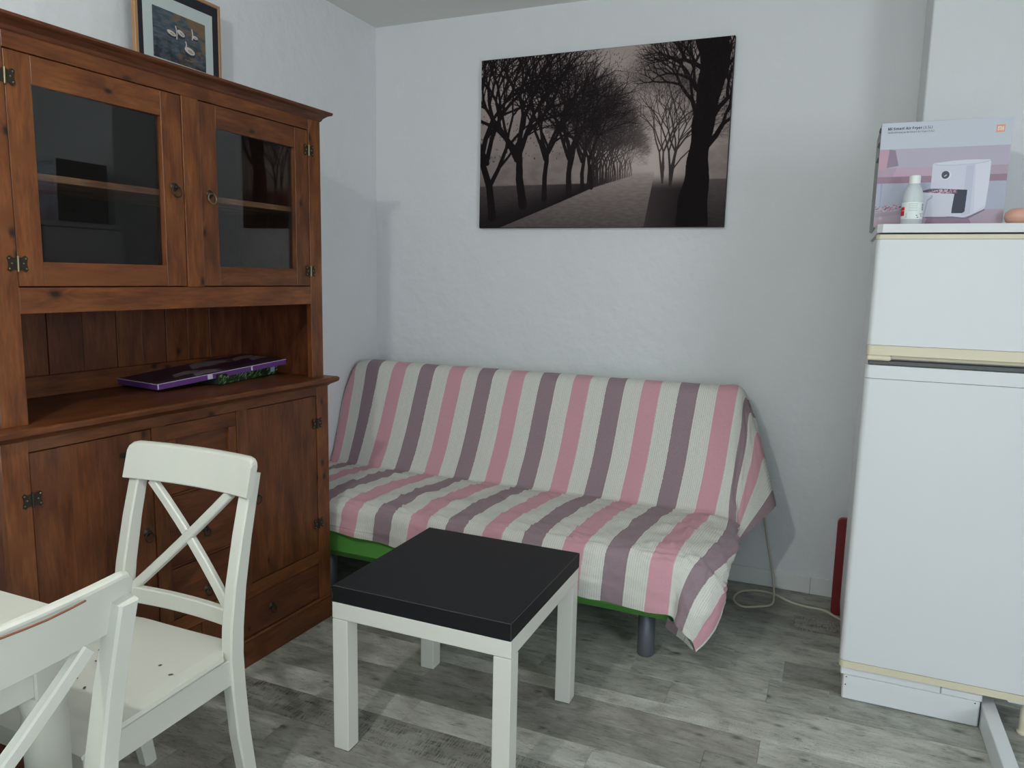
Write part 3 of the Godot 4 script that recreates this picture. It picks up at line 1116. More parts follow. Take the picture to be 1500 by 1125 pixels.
# ------------------------------------------------------------------ dining table and chairs
func build_dining() -> void:
	var proto := make_chair()
	tag(proto, "white wooden cross back chair standing before the hutch, seat facing the viewer", "chair", "white cross back chairs")
	proto.position = Vector3(-1.483, 0, -1.372)
	var c := proto.duplicate()
	c.name = "dining_chair_001"
	add_child(c)
	tag(c, "white wooden cross back chair with worn top rail, seen from behind at the table", "chair", "white cross back chairs")
	c.position = Vector3(-0.983, 0, -0.565)
	c.rotation.y = -PI / 2
	# wear of the nearer chair: bare wood along the edge of its top rail
	var b := MB.new()
	var path := []
	for k in 9:
		var x := lerpf(0.13, -0.105, k / 8.0)
		path.append(Vector3(x, 0.9085 - 0.0012 * sin(k * 1.3), -0.0475 - rail_bow(x)))
	b.tube(path, 0.0017, 5)
	obj("worn_edge", b, M.worn_wood, c, "bare reddish wood where the paint has rubbed off")
	# chips in the paint of the farther seat
	for q: Vector2 in [Vector2(0.06, 0.30), Vector2(0.015, 0.275), Vector2(0.10, 0.19), Vector2(-0.05, 0.24), Vector2(0.03, 0.33), Vector2(-0.02, 0.31), Vector2(0.155, 0.21), Vector2(0.13, 0.36), Vector2(-0.09, 0.20)]:
		b = MB.new()
		b.xf = Transform3D(Basis(Vector3.UP, rnd(0, 3)), Vector3(q.x, 0.4502, q.y))
		b.xf = b.xf.scaled_local(Vector3(rnd(1.0, 2.2), 1, 1))
		b.lathe([Vector2(rnd(0.002, 0.0034), 0.0), Vector2(0.0, 0.0006)], Vector3.ZERO, 6, false)
		obj("paint_chip", b, M.chip, proto)
	# dining table
	var t := thing("dining_table", "white dining table corner behind the nearer chair, on turned round legs", "table", Vector3(-1.74, 0, -0.30))
	b = MB.new()
	b.box(Vector3(-0.50, 0.715, -0.585), Vector3(0.57, 0.74, 0.585), 0.005)
	obj("tabletop", b, M.chair_white, t)
	for q: Array in [[Vector3(-0.43, 0.63, -0.545), Vector3(0.50, 0.715, -0.523)], [Vector3(-0.43, 0.63, 0.523), Vector3(0.50, 0.715, 0.545)], [Vector3(0.503, 0.63, -0.50), Vector3(0.525, 0.715, 0.50)], [Vector3(-0.455, 0.63, -0.50), Vector3(-0.433, 0.715, 0.50)]]:
		b = MB.new()
		b.box(q[0], q[1], 0.002)
		obj("apron", b, M.chair_white, t)
	for x: float in [-0.425, 0.495]:
		for z: float in [-0.515, 0.515]:
			b = MB.new()
			b.lathe([Vector2(0, 0.0), Vector2(0.022, 0.0), Vector2(0.026, 0.03), Vector2(0.034, 0.35), Vector2(0.038, 0.56), Vector2(0.036, 0.585), Vector2(0.041, 0.60), Vector2(0.041, 0.612), Vector2(0.036, 0.622)], Vector3(x, 0, z), 28)
			b.box(Vector3(x - 0.036, 0.622, z - 0.036), Vector3(x + 0.036, 0.715, z + 0.036), 0.003)
			obj("leg", b, M.chair_white, t)


func rail_bow(x: float) -> float:
	return 0.020 * (1.0 - (x / 0.21) * (x / 0.21))


func make_chair() -> Node3D:
	var c := thing("dining_chair", "white chair", "chair")
	var b: MB
	var wm: Material = M.chair_white
	# rear legs run up into the back posts
	for s: float in [-1.0, 1.0]:
		b = MB.new()
		var path := []
		for q: Vector2 in [Vector2(0.0, 0.0), Vector2(0.10, 0.018), Vector2(0.22, 0.037), Vector2(0.34, 0.048), Vector2(0.43, 0.052), Vector2(0.50, 0.048), Vector2(0.60, 0.034), Vector2(0.72, 0.008), Vector2(0.80, -0.013), Vector2(0.873, -0.034)]:
			path.append(Vector3(s * 0.187, q.x, q.y))
		b.bar(path, Vector3.RIGHT, [0.034], [0.036, 0.040, 0.044, 0.046, 0.046, 0.045, 0.042, 0.038, 0.035, 0.030], 0.004)
		obj("leg", b, wm, c, "rear leg that runs up as back post")
	# front legs
	for s: float in [-1.0, 1.0]:
		b = MB.new()
		b.bar([Vector3(s * 0.178, 0.0, 0.452), Vector3(s * 0.180, 0.38, 0.442), Vector3(s * 0.180, 0.425, 0.442)], Vector3.RIGHT, [0.028, 0.042, 0.042], [0.028, 0.042, 0.042], 0.004)
		obj("leg", b, wm, c)
	# seat: a board with a slight hollow and a rolled front edge
	b = MB.new()
	b.sg = -1
	var rings := []
	for k in 15:
		var z := lerpf(0.030, 0.478, k / 14.0)
		var w := lerpf(0.196, 0.214, k / 14.0)
		if z < 0.075:
			w = 0.168
		var ring := PackedVector3Array()
		var drop := 0.016 * smoothstep(0.425, 0.478, z)
		for j in 13:
			var a := lerpf(1.0, -1.0, j / 12.0)
			var edge := 0.004 * pow(absf(a), 8.0)
			ring.append(Vector3(a * w, 0.450 - drop - edge - 0.002 * (1.0 - a * a), z))
		ring.append(Vector3(-w - 0.002, 0.436 - drop * 0.8, z))
		ring.append(Vector3(-w + 0.004, 0.428 - drop * 0.4, z))
		ring.append(Vector3(w - 0.004, 0.428 - drop * 0.4, z))
		ring.append(Vector3(w + 0.002, 0.436 - drop * 0.8, z))
		ring.reverse()
		rings.append(ring)
	b.skin(rings)
	obj("seat", b, wm, c)
	for s: float in [-1.0, 1.0]:
		b = MB.new()
		b.bar([Vector3(s * 0.187, 0.393, 0.07), Vector3(s * 0.191, 0.393, 0.425)], Vector3.RIGHT, [0.02], [0.068], 0.002)
		obj("apron", b, wm, c)
	b = MB.new()
	b.box(Vector3(-0.16, 0.36, 0.432), Vector3(0.16, 0.427, 0.452), 0.002)
	obj("apron", b, wm, c)
	b = MB.new()
	b.box(Vector3(-0.17, 0.36, 0.044), Vector3(0.17, 0.427, 0.062), 0.002)
	obj("apron", b, wm, c)
	# curved top rail in front of the posts
	b = MB.new()
	b.sg = 1
	rings = []
	b.sg = -1
	for k in 21:
		var x := 0.21 * sin(PI * 0.5 * lerpf(-1.0, 1.0, k / 20.0))
		var e := minf(1.0, (0.21 - absf(x)) / 0.022)
		var rise := 0.016 * (1.0 - sqrt(maxf(0.0, 1.0 - (1.0 - e) * (1.0 - e))))
		var top := 0.915 - rise
		var low := 0.821
		var th := 0.0115
		var z := -0.020 - rail_bow(x) + 0.012
		var ring := PackedVector3Array()
		for q: Vector2 in [Vector2(th, 0.0), Vector2(th, 1.0), Vector2(th * 0.82, 1.05), Vector2(th * 0.4, 1.085), Vector2(-th * 0.4, 1.085), Vector2(-th * 0.82, 1.05), Vector2(-th, 1.0), Vector2(-th, 0.0), Vector2(-th * 0.75, -0.03), Vector2(th * 0.75, -0.03)]:
			var y := lerpf(low, top - 0.009, q.y)
			ring.append(Vector3(x, y, z + q.x - (y - 0.86) * 0.27))
		rings.append(ring)
	b.skin(rings)
	obj("top_rail", b, wm, c)
	# lower cross rail, bowed the same way
	b = MB.new()
	var lp := []
	for k in 9:
		var x := lerpf(-0.172, 0.172, k / 8.0)
		lp.append(Vector3(x, 0.517, 0.046 - rail_bow(x) * 0.9))
	b.bar(lp, Vector3.UP, [0.044], [0.020], 0.003)
	obj("cross_rail", b, wm, c)
	# the two crossing braces
	for s: float in [-1.0, 1.0]:
		b = MB.new()
		var xp := []
		for k in 7:
			var t := k / 6.0
			var y := lerpf(0.535, 0.815, t)
			var x := s * lerpf(-0.160, 0.135, t)
			xp.append(Vector3(x, y, lerpf(0.040, -0.004, t) - rail_bow(x) * 0.95 + (0.003 if s > 0 else -0.001)))
		b.bar(xp, Vector3.RIGHT, [0.024], [0.018], 0.003)
		obj("cross_brace", b, wm, c)
	return c


# ------------------------------------------------------------------ pictures
func blend(data: PackedFloat32Array, w: int, h: int, x: int, y: int, v: float, a: float) -> void:
	if x >= 0 and y >= 0 and x < w and y < h:
		var i := y * w + x
		data[i] = lerpf(data[i], v, a)


func stroke(data: PackedFloat32Array, w: int, h: int, p: Vector2, q: Vector2, r0: float, r1: float, v: float, a: float) -> void:
	var d := p.distance_to(q)
	var steps := int(maxf(1.0, d))
	for k in steps + 1:
		var t := float(k) / steps
		var c := p.lerp(q, t)
		var r := lerpf(r0, r1, t)
		if r < 0.8:
			blend(data, w, h, int(c.x), int(c.y), v, a * clampf(r * 1.2, 0.25, 1.0))
		else:
			var n := int(ceil(r))
			for y in range(-n, n + 1):
				for x in range(-n, n + 1):
					var e := r + 0.5 - sqrt(float(x * x + y * y))
					if e > 0.0:
						blend(data, w, h, int(c.x) + x, int(c.y) + y, v, a * minf(1.0, e))


func grow(data: PackedFloat32Array, w: int, h: int, p: Vector2, ang: float, ln: float, r: float, v: float, a: float, depth: int, rg: RandomNumberGenerator) -> void:
	var bend := rg.randf_range(-0.22, 0.22)
	var mid := p + Vector2(sin(ang), -cos(ang)) * ln * 0.5
	var q := mid + Vector2(sin(ang + bend), -cos(ang + bend)) * ln * 0.5
	stroke(data, w, h, p, mid, r, r * 0.86, v, a)
	stroke(data, w, h, mid, q, r * 0.86, r * 0.72, v, a)
	if depth <= 0:
		return
	var kids := 2 if rg.randf() < 0.55 else 3
	for k in kids:
		var da := rg.randf_range(0.16, 0.62) * (1.0 if k % 2 == 0 else -1.0)
		grow(data, w, h, q if k < 2 else mid, ang * 0.92 + da, ln * rg.randf_range(0.66, 0.86), r * rg.randf_range(0.55, 0.72), v, a, depth - 1, rg)


func avenue_texture() -> ImageTexture:
	var w := 960
	var h := 640
	var d := PackedFloat32Array()
	d.resize(w * h)
	var fog := noise(0.006, 3, 3)
	var gr := noise(0.05, 8, 3)
	var rg := RandomNumberGenerator.new()
	rg.seed = 12
	for y in h:
		var b := float(y) / h
		for x in w:
			var a := float(x) / w
			var glow := exp(-(pow((a - 0.705) / 0.20, 2.0) + pow((b - 0.60) / 0.30, 2.0)))
			var v := 0.71 - 0.16 * clampf((b - 0.2) / 0.55, 0, 1) + 0.24 * glow + 0.04 * fog.get_noise_2d(x, y)
			# pale hill behind the trees
			if b > 0.04 and b < 0.5:
				var ridge := 0.045 + absf(a - 0.665) * (1.05 if a < 0.665 else 1.3)
				if b > ridge and b < 0.45:
					v -= 0.05
			if b > 0.56 and b < 0.76 and (a < 0.5 or a > 0.9):
				v -= 0.05 * clampf(fog.get_noise_2d(x * 2.0, y * 3.0) * 2.0 + 0.4, 0, 1)
			d[y * w + x] = v
	# fields, verge, road
	for y in range(int(0.66 * h), h):
		var b := float(y) / h
		var t := clampf((b - 0.68) / 0.32, 0, 1)
		var l := 0.690 - 0.60 * pow(t, 0.80) + 0.03 * sin(t * 3.1)
		var r := 0.735 - 0.035 * t
		for x in w:
			var a := float(x) / w
			var g := gr.get_noise_2d(x * 0.5, y * 2.0)
			var v := d[y * w + x]
			if a >= l and a <= r:
				var road := lerpf(0.84, 0.35, pow(t, 0.48)) + 0.05 * g
				v = lerpf(v, road, smoothstep(0.0, 0.08, t))
			else:
				var hor := 0.745 if a < 0.7 else 0.74
				var field := lerpf(0.31, 0.13, clampf((b - hor) / 0.2, 0, 1)) + 0.03 * g
				var near := clampf((l - a) / 0.25, 0, 1) if a < l else clampf((a - r) / 0.12, 0, 1)
				var rf := lerpf(0.36, 0.20, clampf((b - hor) / 0.22, 0, 1)) + 0.03 * g
				var verge := lerpf(0.10, field, near) if a < l else (lerpf(0.24, 0.13, near) if a < 0.9 else rf)
				var on := smoothstep(hor - 0.004, hor + 0.006, b) if a < l - 0.02 else smoothstep(0.70, 0.80, b) if a < 0.86 else smoothstep(hor - 0.004, hor + 0.006, b)
				v = lerpf(v, verge, on)
			d[y * w + x] = v
	# far crowns run together behind the nearer trees
	for k in 26:
		var t := k / 25.0
		var x := lerpf(0.47, 0.645, t)
		var foot := lerpf(0.775, 0.71, t)
		var v := lerpf(0.14, 0.34, t)
		var sz := lerpf(0.165, 0.06, t)
		grow(d, w, h, Vector2(x * w, foot * h), rg.randf_range(-0.08, 0.05), sz * h, lerpf(4.5, 1.6, t), v, lerpf(0.9, 0.5, t), 7, rg)
	for k in 900:
		var t := rg.randf()
		var c := Vector2(lerpf(0.40, 0.655, t), lerpf(0.36, 0.56, rg.randf()) + 0.02 * t)
		var dir := Vector2(rg.randf_range(-0.3, 0.3), -1) * rg.randf_range(12, 34)
		stroke(d, w, h, c * Vector2(w, h), c * Vector2(w, h) + dir, 1.1, 0.5, lerpf(0.12, 0.30, t), 0.6)
	# left row: x of the foot, foot height, lean, trunk length, trunk radius, shade
	for q: Array in [[0.448, 0.775, -0.05, 0.17, 7.0, 0.12, 0.0], [0.485, 0.765, -0.10, 0.16, 6.5, 0.12, 0.0], [0.392, 0.80, -0.03, 0.22, 10.0, 0.10, 0.0], [0.288, 0.825, 0.0, 0.25, 9.0, 0.085, 0.0], [0.195, 0.86, -0.17, 0.30, 15.0, 0.075, 0.0], [0.058, 0.93, -0.12, 0.36, 14.0, 0.065, 0.0]]:
		var p := Vector2(q[0] * w, q[1] * h)
		stroke(d, w, h, p + Vector2(0, 4), p - Vector2(0, 14), q[4] * 1.2, q[4] * 1.02, q[5], 1.0)
		grow(d, w, h, p, q[2], q[3] * h, q[4] * 1.15, q[5], 0.97, 7, rg)
		grow(d, w, h, p + Vector2(sin(q[2]), -cos(q[2])) * q[3] * h * 0.95, q[2] + 0.35, q[3] * h * 0.75, q[4] * 0.7, q[5], 0.97, 6, rg)
		grow(d, w, h, p + Vector2(sin(q[2]), -cos(q[2])) * q[3] * h * 0.9, q[2] - 0.35, q[3] * h * 0.75, q[4] * 0.7, q[5], 0.97, 6, rg)
	# right side: two slender trees, then the great trunk
	for q: Array in [[0.765, 0.755, -0.06, 0.17, 4.5, 0.27], [0.795, 0.775, 0.03, 0.19, 5.5, 0.22]]:
		var p := Vector2(q[0] * w, q[1] * h)
		for s: float in [-0.22, 0.0, 0.24]:
			grow(d, w, h, p, q[2] + s * 0.4, q[3] * h, q[4] * 0.8, q[5], 0.8, 8, rg)
	var foot := Vector2(0.893 * w, 0.97 * h)
	var centre := func(t: float) -> float: return (0.880 + 0.050 * smoothstep(0.0, 1.0, t)) * w + 3.0 * sin(t * 9.0)
	for k in 90:
		var t := k / 89.0
		var x: float = centre.call(t)
		var r := lerpf(58, 36, smoothstep(0.0, 0.42, t))
		if t > 0.5:
			r = lerpf(36, 52, (t - 0.5) / 0.5)
		var y := lerpf(0.985, 0.0, t) * h
		for xx in range(int(x - r + 3.0 * sin(t * 31.0)), int(x + r + 3.0 * sin(t * 23.0 + 2.0))):
			for dy in 8:
				blend(d, w, h, xx, int(y) + dy, 0.055, 1.0)
	foot = Vector2(0.925 * w, 0.45 * h)
	for q: Array in [[0.895, 0.45, -0.42, 0.14, 9.0], [0.90, 0.30, -0.75, 0.12, 8.0], [0.925, 0.56, 0.72, 0.13, 10.0], [0.935, 0.42, 0.55, 0.13, 9.0], [0.95, 0.26, 0.5, 0.12, 8.0], [0.90, 0.16, -1.0, 0.12, 8.0], [0.93, 0.1, 0.2, 0.1, 9.0], [0.89, 0.08, -0.5, 0.1, 8.0]]:
		grow(d, w, h, Vector2(q[0] * w, q[1] * h), q[2], q[3] * h, q[4], 0.06, 0.97, 7, rg)
	# buds and last leaves on the twigs
	for k in 5200:
		var a := rg.randf()
		var b := rg.randf() * (0.60 if a < 0.62 else 0.42)
		if a > 0.60 and a < 0.72:
			continue
		if d[int(b * h) * w + int(a * w)] < 0.42 or rg.randf() < 0.15:
			stroke(d, w, h, Vector2(a * w, b * h), Vector2(a * w + rg.randf_range(-3, 3), b * h + rg.randf_range(2, 5)), 1.3, 0.8, 0.10 if a < 0.4 or a > 0.85 else 0.2, 0.7)
	var im := PackedByteArray()
	im.resize(w * h * 3)
	for i in w * h:
		var v := clampf(d[i], 0.0, 1.0)
		im[i * 3] = int(255 * (0.045 + v * 0.845))
		im[i * 3 + 1] = int(255 * (0.025 + v * 0.795))
		im[i * 3 + 2] = int(255 * (0.035 + v * 0.755))
	return to_tex(Image.create_from_data(w, h, false, Image.FORMAT_RGB8, im))


func poly(im: Image, pts: PackedVector2Array, c: Color, soft := 0.0) -> void:
	var lo := Vector2(1e9, 1e9)
	var hi := -lo
	for p in pts:
		lo = lo.min(p)
		hi = hi.max(p)
	for y in range(maxi(0, int(lo.y)), mini(im.get_height(), int(hi.y) + 1)):
		var xs := []
		for k in pts.size():
			var a := pts[k]
			var b := pts[(k + 1) % pts.size()]
			if (a.y <= y + 0.5) != (b.y <= y + 0.5):
				xs.append(a.x + (y + 0.5 - a.y) / (b.y - a.y) * (b.x - a.x))
		xs.sort()
		for k in range(0, xs.size() - 1, 2):
			for x in range(maxi(0, int(xs[k] + 0.5)), mini(im.get_width(), int(xs[k + 1] + 0.5))):
				im.set_pixel(x, y, c if soft == 0.0 else im.get_pixel(x, y).lerp(c, 1.0 - soft))


func oval(c: Vector2, rx: float, ry: float, tilt := 0.0, n := 28) -> PackedVector2Array:
	var o := PackedVector2Array()
	for k in n:
		o.append(c + Vector2(cos(TAU * k / n) * rx, sin(TAU * k / n) * ry).rotated(tilt))
	return o


func swans_texture() -> ImageTexture:
	var w := 360
	var h := 300
	var im := Image.create(w, h, false, Image.FORMAT_RGB8)
	var a := noise(0.012, 4, 4)
	var r := noise(0.02, 9, 3)
	for y in h:
		for x in w:
			var b := float(y) / h
			var c := Color(0.25, 0.31, 0.345).lerp(Color(0.37, 0.39, 0.42), clampf(0.5 + r.get_noise_2d(x * 0.6, y * 2.0), 0, 1))
			c = c.lerp(Color(0.17, 0.17, 0.20), clampf((b - 0.62) * 1.6 + a.get_noise_2d(x, y), 0, 0.75))
			var warm := clampf(1.4 * a.get_noise_2d(x + 300.0, y * 1.5) + 1.3 * (float(x) / w - 0.62) * (1.0 - b) * 2.0 + 0.75 * (1.0 - smoothstep(0.10, 0.34, b)) - 0.10, 0, 0.85)
			c = c.lerp(Color(0.50, 0.40, 0.30), warm)
			if b > 0.78 and absf(float(x) / w - 0.62) < 0.16:
				c = c.lerp(Color(0.45, 0.36, 0.25), 0.5 * clampf(0.6 + a.get_noise_2d(x * 2.0, y * 5.0), 0, 1))
			im.set_pixel(x, y, c)
	var wh := Color(0.80, 0.78, 0.75)
	for s: Array in [[0.34, 0.42, 0.085, 0.045, 0.25], [0.52, 0.36, 0.075, 0.05, 0.45], [0.79, 0.34, 0.06, 0.035, 0.1], [0.68, 0.66, 0.10, 0.065, 0.25]]:
		var c := Vector2(s[0] * w, s[1] * h)
		poly(im, oval(c + Vector2(2, s[3] * h * 1.3), s[2] * w, s[3] * h * 0.7, 0.0), Color(0.14, 0.16, 0.2), 0.45)
		poly(im, oval(c, s[2] * w, s[3] * h, s[4]), wh)
		poly(im, oval(c + Vector2(6, 3), s[2] * w * 0.6, s[3] * h * 0.5, s[4]), Color(0.66, 0.62, 0.57))
	for nk: Array in [[0.435, 0.50, 0.42, 0.26], [0.735, 0.40, 0.73, 0.20], [0.60, 0.62, 0.605, 0.50]]:
		for k in 12:
			var t := k / 11.0
			poly(im, oval(Vector2(lerpf(nk[0], nk[2], t) * w + 5.0 * sin(t * 3.1), lerpf(nk[1], nk[3], t) * h), 4.0, 4.0), wh)
	for k in 5:
		poly(im, oval(Vector2((0.60 + 0.03 * k) * w, (0.86 + 0.015 * (k % 2)) * h), 9, 3), Color(0.50, 0.50, 0.52), 0.4)
	return to_tex(im)


func face(b: MB, x0: float, y0: float, x1: float, y1: float, z: float) -> void:
	var q := [Vector3(x0, y0, z), Vector3(x0, y1, z), Vector3(x1, y1, z), Vector3(x1, y0, z)]
	var u := [Vector2(0, 1), Vector2(0, 0), Vector2(1, 0), Vector2(1, 1)]
	b.tri_uv(q[0], q[1], q[2], u[0], u[1], u[2])
	b.tri_uv(q[0], q[2], q[3], u[0], u[2], u[3])


func print_mat(t: Texture2D) -> StandardMaterial3D:
	var m := mat(Color.WHITE, 0.85, t)
	m.metallic_specular = 0.25
	return m


func build_pictures() -> void:
	# large unframed canvas with the misty avenue
	var p := thing("canvas_picture", "large sepia print of a misty avenue of bare trees on the back wall", "picture", Vector3(-1.053, 1.995, BACK_Z))
	p.basis = Basis(Vector3.BACK, -0.002)
	var b := MB.new()
	b.box(Vector3(-0.590, -0.395, 0.003), Vector3(0.590, 0.395, 0.026), 0.0015)
	obj("canvas_edge", b, mat(Color(0.10, 0.085, 0.085), 0.7), p)
	b = MB.new()
	face(b, -0.5885, -0.3935, 0.5885, 0.3935, 0.0264)
	obj("print", b, print_mat(avenue_texture()), p)
	# small framed swans, standing on the hutch and leaning on the wall
	var s := thing("framed_picture", "small swan painting in pale wooden frame standing on top of the hutch", "picture", Vector3(-2.188, 1.949, -2.080))
	s.basis = Basis(Vector3.UP, PI / 2) * Basis(Vector3.RIGHT, 0.008)
	var W := 0.190
	var H := 0.388
	var wood_pale := mat(Color(0.66, 0.50, 0.36), 0.5, null)
	for q: Array in [[Vector3(-W, 0, -0.012), Vector3(-W + 0.014, H, 0.006)], [Vector3(W - 0.012, 0, -0.012), Vector3(W, H, 0.006)], [Vector3(-W + 0.0145, 0, -0.012), Vector3(W - 0.0125, 0.014, 0.006)], [Vector3(-W + 0.0145, H - 0.012, -0.012), Vector3(W - 0.0125, H, 0.006)]]:
		b = MB.new()
		b.box(q[0], q[1], 0.002)
		obj("frame_bar", b, wood_pale, s)
	b = MB.new()
	b.box(Vector3(-W + 0.012, 0.012, -0.010), Vector3(W - 0.010, H - 0.010, 0.002), 0.0)
	obj("outer_mount", b, mat(Color(0.115, 0.12, 0.16), 0.8), s, "dark navy mount")
	b = MB.new()
	b.box(Vector3(-W + 0.034, 0.05, 0.0018), Vector3(W - 0.040, H - 0.046, 0.0034), 0.0004)
	obj("inner_mount", b, mat(Color(0.74, 0.78, 0.77), 0.8), s, "white mount")
	b = MB.new()
	face(b, -W + 0.072, 0.135, W - 0.076, 0.300, 0.0038)
	obj("print", b, print_mat(swans_texture()), s)


# ------------------------------------------------------------------ small things
func lettering(text: String, bold: bool, width: float, c: Color, at: Vector3, parent: Node) -> void:
	var f := SystemFont.new()
	f.font_names = PackedStringArray(["Droid Sans"])
	f.font_weight = 700 if bold else 400
	var t := TextMesh.new()
	t.text = text
	t.font = f
	t.font_size = 32
	t.pixel_size = 0.01
	t.depth = 0.02
	t.curve_step = 1.0
	t.horizontal_alignment = HORIZONTAL_ALIGNMENT_LEFT
	t.vertical_alignment = VERTICAL_ALIGNMENT_BOTTOM
	var box := t.get_aabb()
	var k := width / maxf(box.size.x, 0.01)
	var o := hang("lettering", t, mat(c, 0.7), parent)
	o.scale = Vector3(k, k, k)
	o.position = at - Vector3(box.position.x * k, 0, 0)


func carton_texture() -> ImageTexture:
	var w := 690
	var h := 620
	var im := Image.create(w, h, false, Image.FORMAT_RGB8)
	var V := func(a: float, v: float) -> Vector2: return Vector2(a * w, v * h)
	var P := func(c: Color, q: Array) -> void:
		var o := PackedVector2Array()
		for k in range(0, q.size(), 2):
			o.append(V.call(q[k], q[k + 1]))
		poly(im, o, c)
	im.fill(Color(0.755, 0.775, 0.815))
	P.call(Color(0.70, 0.67, 0.73), [0, 0.25, 1, 0.25, 1, 0.45, 0, 0.45])
	P.call(Color(0.685, 0.60, 0.66), [0, 0.43, 1, 0.43, 1, 0.52, 0, 0.52])
	P.call(Color(0.735, 0.63, 0.70), [0.15, 0.43, 0.45, 0.43, 0.43, 0.515, 0.12, 0.515])
	P.call(Color(0.595, 0.475, 0.54), [0, 0.515, 1, 0.515, 1, 0.578, 0, 0.578])
	P.call(Color(0.665, 0.68, 0.745), [0, 0.578, 1, 0.578, 1, 0.85, 0, 0.85])
	P.call(Color(0.61, 0.62, 0.70), [0.03, 0.578, 0.045, 0.578, 0.04, 0.80, 0.035, 0.80])
	P.call(Color(0.675, 0.605, 0.655), [0, 0.84, 1, 0.84, 1, 1, 0, 1])
	P.call(Color(0.56, 0.46, 0.53), [0.42, 0.93, 0.55, 0.90, 0.75, 0.93, 0.78, 1, 0.40, 1])
	# pink block and what it stands before
	P.call(Color(0.56, 0.49, 0.56), [0.07, 0.25, 0.125, 0.26, 0.16, 0.41, 0.06, 0.43])
	P.call(Color(0.745, 0.60, 0.655), [0, 0.25, 0.078, 0.25, 0.065, 0.44, 0, 0.445])
	# board with food
	P.call(Color(0.62, 0.57, 0.63), [0.0, 0.87, 0.25, 0.84, 0.25, 0.875, 0, 0.91])
	P.call(Color(0.68, 0.57, 0.63), [0.0, 0.945, 0.23, 0.96, 0.23, 1.0, 0, 1.0])
	var rg := RandomNumberGenerator.new()
	rg.seed = 5
	for k in 60:
		var a := rg.randf_range(0.0, 0.26)
		poly(im, oval(V.call(a, rg.randf_range(0.80, 0.855) - a * 0.08), rg.randf_range(3, 9), rg.randf_range(2, 4), rg.randf_range(-0.6, 0.3)), [Color(0.62, 0.33, 0.40), Color(0.80, 0.70, 0.72), Color(0.42, 0.24, 0.32), Color(0.74, 0.52, 0.56)][k % 4])
	poly(im, oval(V.call(0.05, 0.915), 10, 11), Color(0.77, 0.66, 0.66))
	# the fryer
	P.call(Color(0.80, 0.80, 0.855), [0.43, 0.41, 0.44, 0.395, 0.60, 0.38, 0.72, 0.38, 0.86, 0.375, 0.873, 0.40, 0.872, 0.60, 0.862, 0.82, 0.83, 0.87, 0.70, 0.915, 0.55, 0.915, 0.43, 0.90])
	P.call(Color(0.755, 0.76, 0.825), [0.69, 0.43, 0.75, 0.42, 0.75, 0.885, 0.69, 0.90])
	P.call(Color(0.84, 0.84, 0.89), [0.76, 0.41, 0.868, 0.395, 0.868, 0.60, 0.86, 0.80, 0.78, 0.87])
	poly(im, oval(V.call(0.65, 0.40), 0.21 * w, 0.025 * h, -0.04), Color(0.755, 0.765, 0.82))
	poly(im, oval(V.call(0.655, 0.395), 0.20 * w, 0.018 * h, -0.04), Color(0.82, 0.825, 0.87))
	poly(im, oval(V.call(0.54, 0.512), 0.042 * w, 0.044 * h), Color(0.86, 0.86, 0.90))
	poly(im, oval(V.call(0.536, 0.51), 0.031 * w, 0.037 * h), Color(0.27, 0.28, 0.33))
	P.call(Color(0.70, 0.71, 0.76), [0.525, 0.52, 0.545, 0.505, 0.55, 0.515, 0.53, 0.53])
	# drawer pulled out, with its dark side and handle
	P.call(Color(0.19, 0.195, 0.27), [0.42, 0.635, 0.715, 0.655, 0.71, 0.86, 0.69, 0.875, 0.61, 0.875, 0.61, 0.665])
	P.call(Color(0.36, 0.29, 0.37), [0.34, 0.665, 0.42, 0.64, 0.64, 0.655, 0.64, 0.69, 0.42, 0.68])
	for k in 50:
		poly(im, oval(V.call(rg.randf_range(0.42, 0.63), rg.randf_range(0.65, 0.682)), 6, 3, rg.randf_range(-1, 1)), [Color(0.75, 0.58, 0.64), Color(0.83, 0.74, 0.78), Color(0.60, 0.42, 0.50)][k % 3])
	P.call(Color(0.80, 0.80, 0.85), [0.345, 0.668, 0.62, 0.692, 0.605, 0.90, 0.50, 0.905, 0.40, 0.905, 0.36, 0.86])
	P.call(Color(0.66, 0.67, 0.73), [0.44, 0.70, 0.455, 0.70, 0.45, 0.73, 0.42, 0.75, 0.40, 0.895, 0.395, 0.895, 0.41, 0.745, 0.435, 0.72])
	P.call(Color(0.48, 0.42, 0.50), [0.40, 0.908, 0.62, 0.905, 0.72, 0.918, 0.86, 0.835, 0.86, 0.85, 0.74, 0.93, 0.60, 0.92, 0.42, 0.922])
	# the orange square with its two white letters
	P.call(Color(0.86, 0.62, 0.52), [0.883, 0.065, 0.946, 0.062, 0.946, 0.132, 0.883, 0.135])
	var wl := Color(0.93, 0.86, 0.82)
	P.call(wl, [0.894, 0.081, 0.920, 0.081, 0.926, 0.088, 0.926, 0.117, 0.919, 0.117, 0.919, 0.090, 0.902, 0.090, 0.902, 0.117, 0.894, 0.117])
	P.call(wl, [0.907, 0.096, 0.914, 0.096, 0.914, 0.117, 0.907, 0.117])
	P.call(wl, [0.931, 0.081, 0.938, 0.081, 0.938, 0.117, 0.931, 0.117])
	return to_tex(im)


func side_texture() -> ImageTexture:
	var im := Image.create(256, 256, false, Image.FORMAT_RGB8)
	im.fill(Color(0.40, 0.395, 0.395))
	var rg := RandomNumberGenerator.new()
	rg.seed = 3
	for k in 26:
		var x := rg.randi_range(20, 200)
		var y := rg.randi_range(60, 235)
		im.fill_rect(Rect2i(x, y, rg.randi_range(6, 40), rg.randi_range(3, 9)), [Color(0.30, 0.29, 0.29), Color(0.16, 0.16, 0.16), Color(0.47, 0.46, 0.44)][k % 3])
	return to_tex(im)


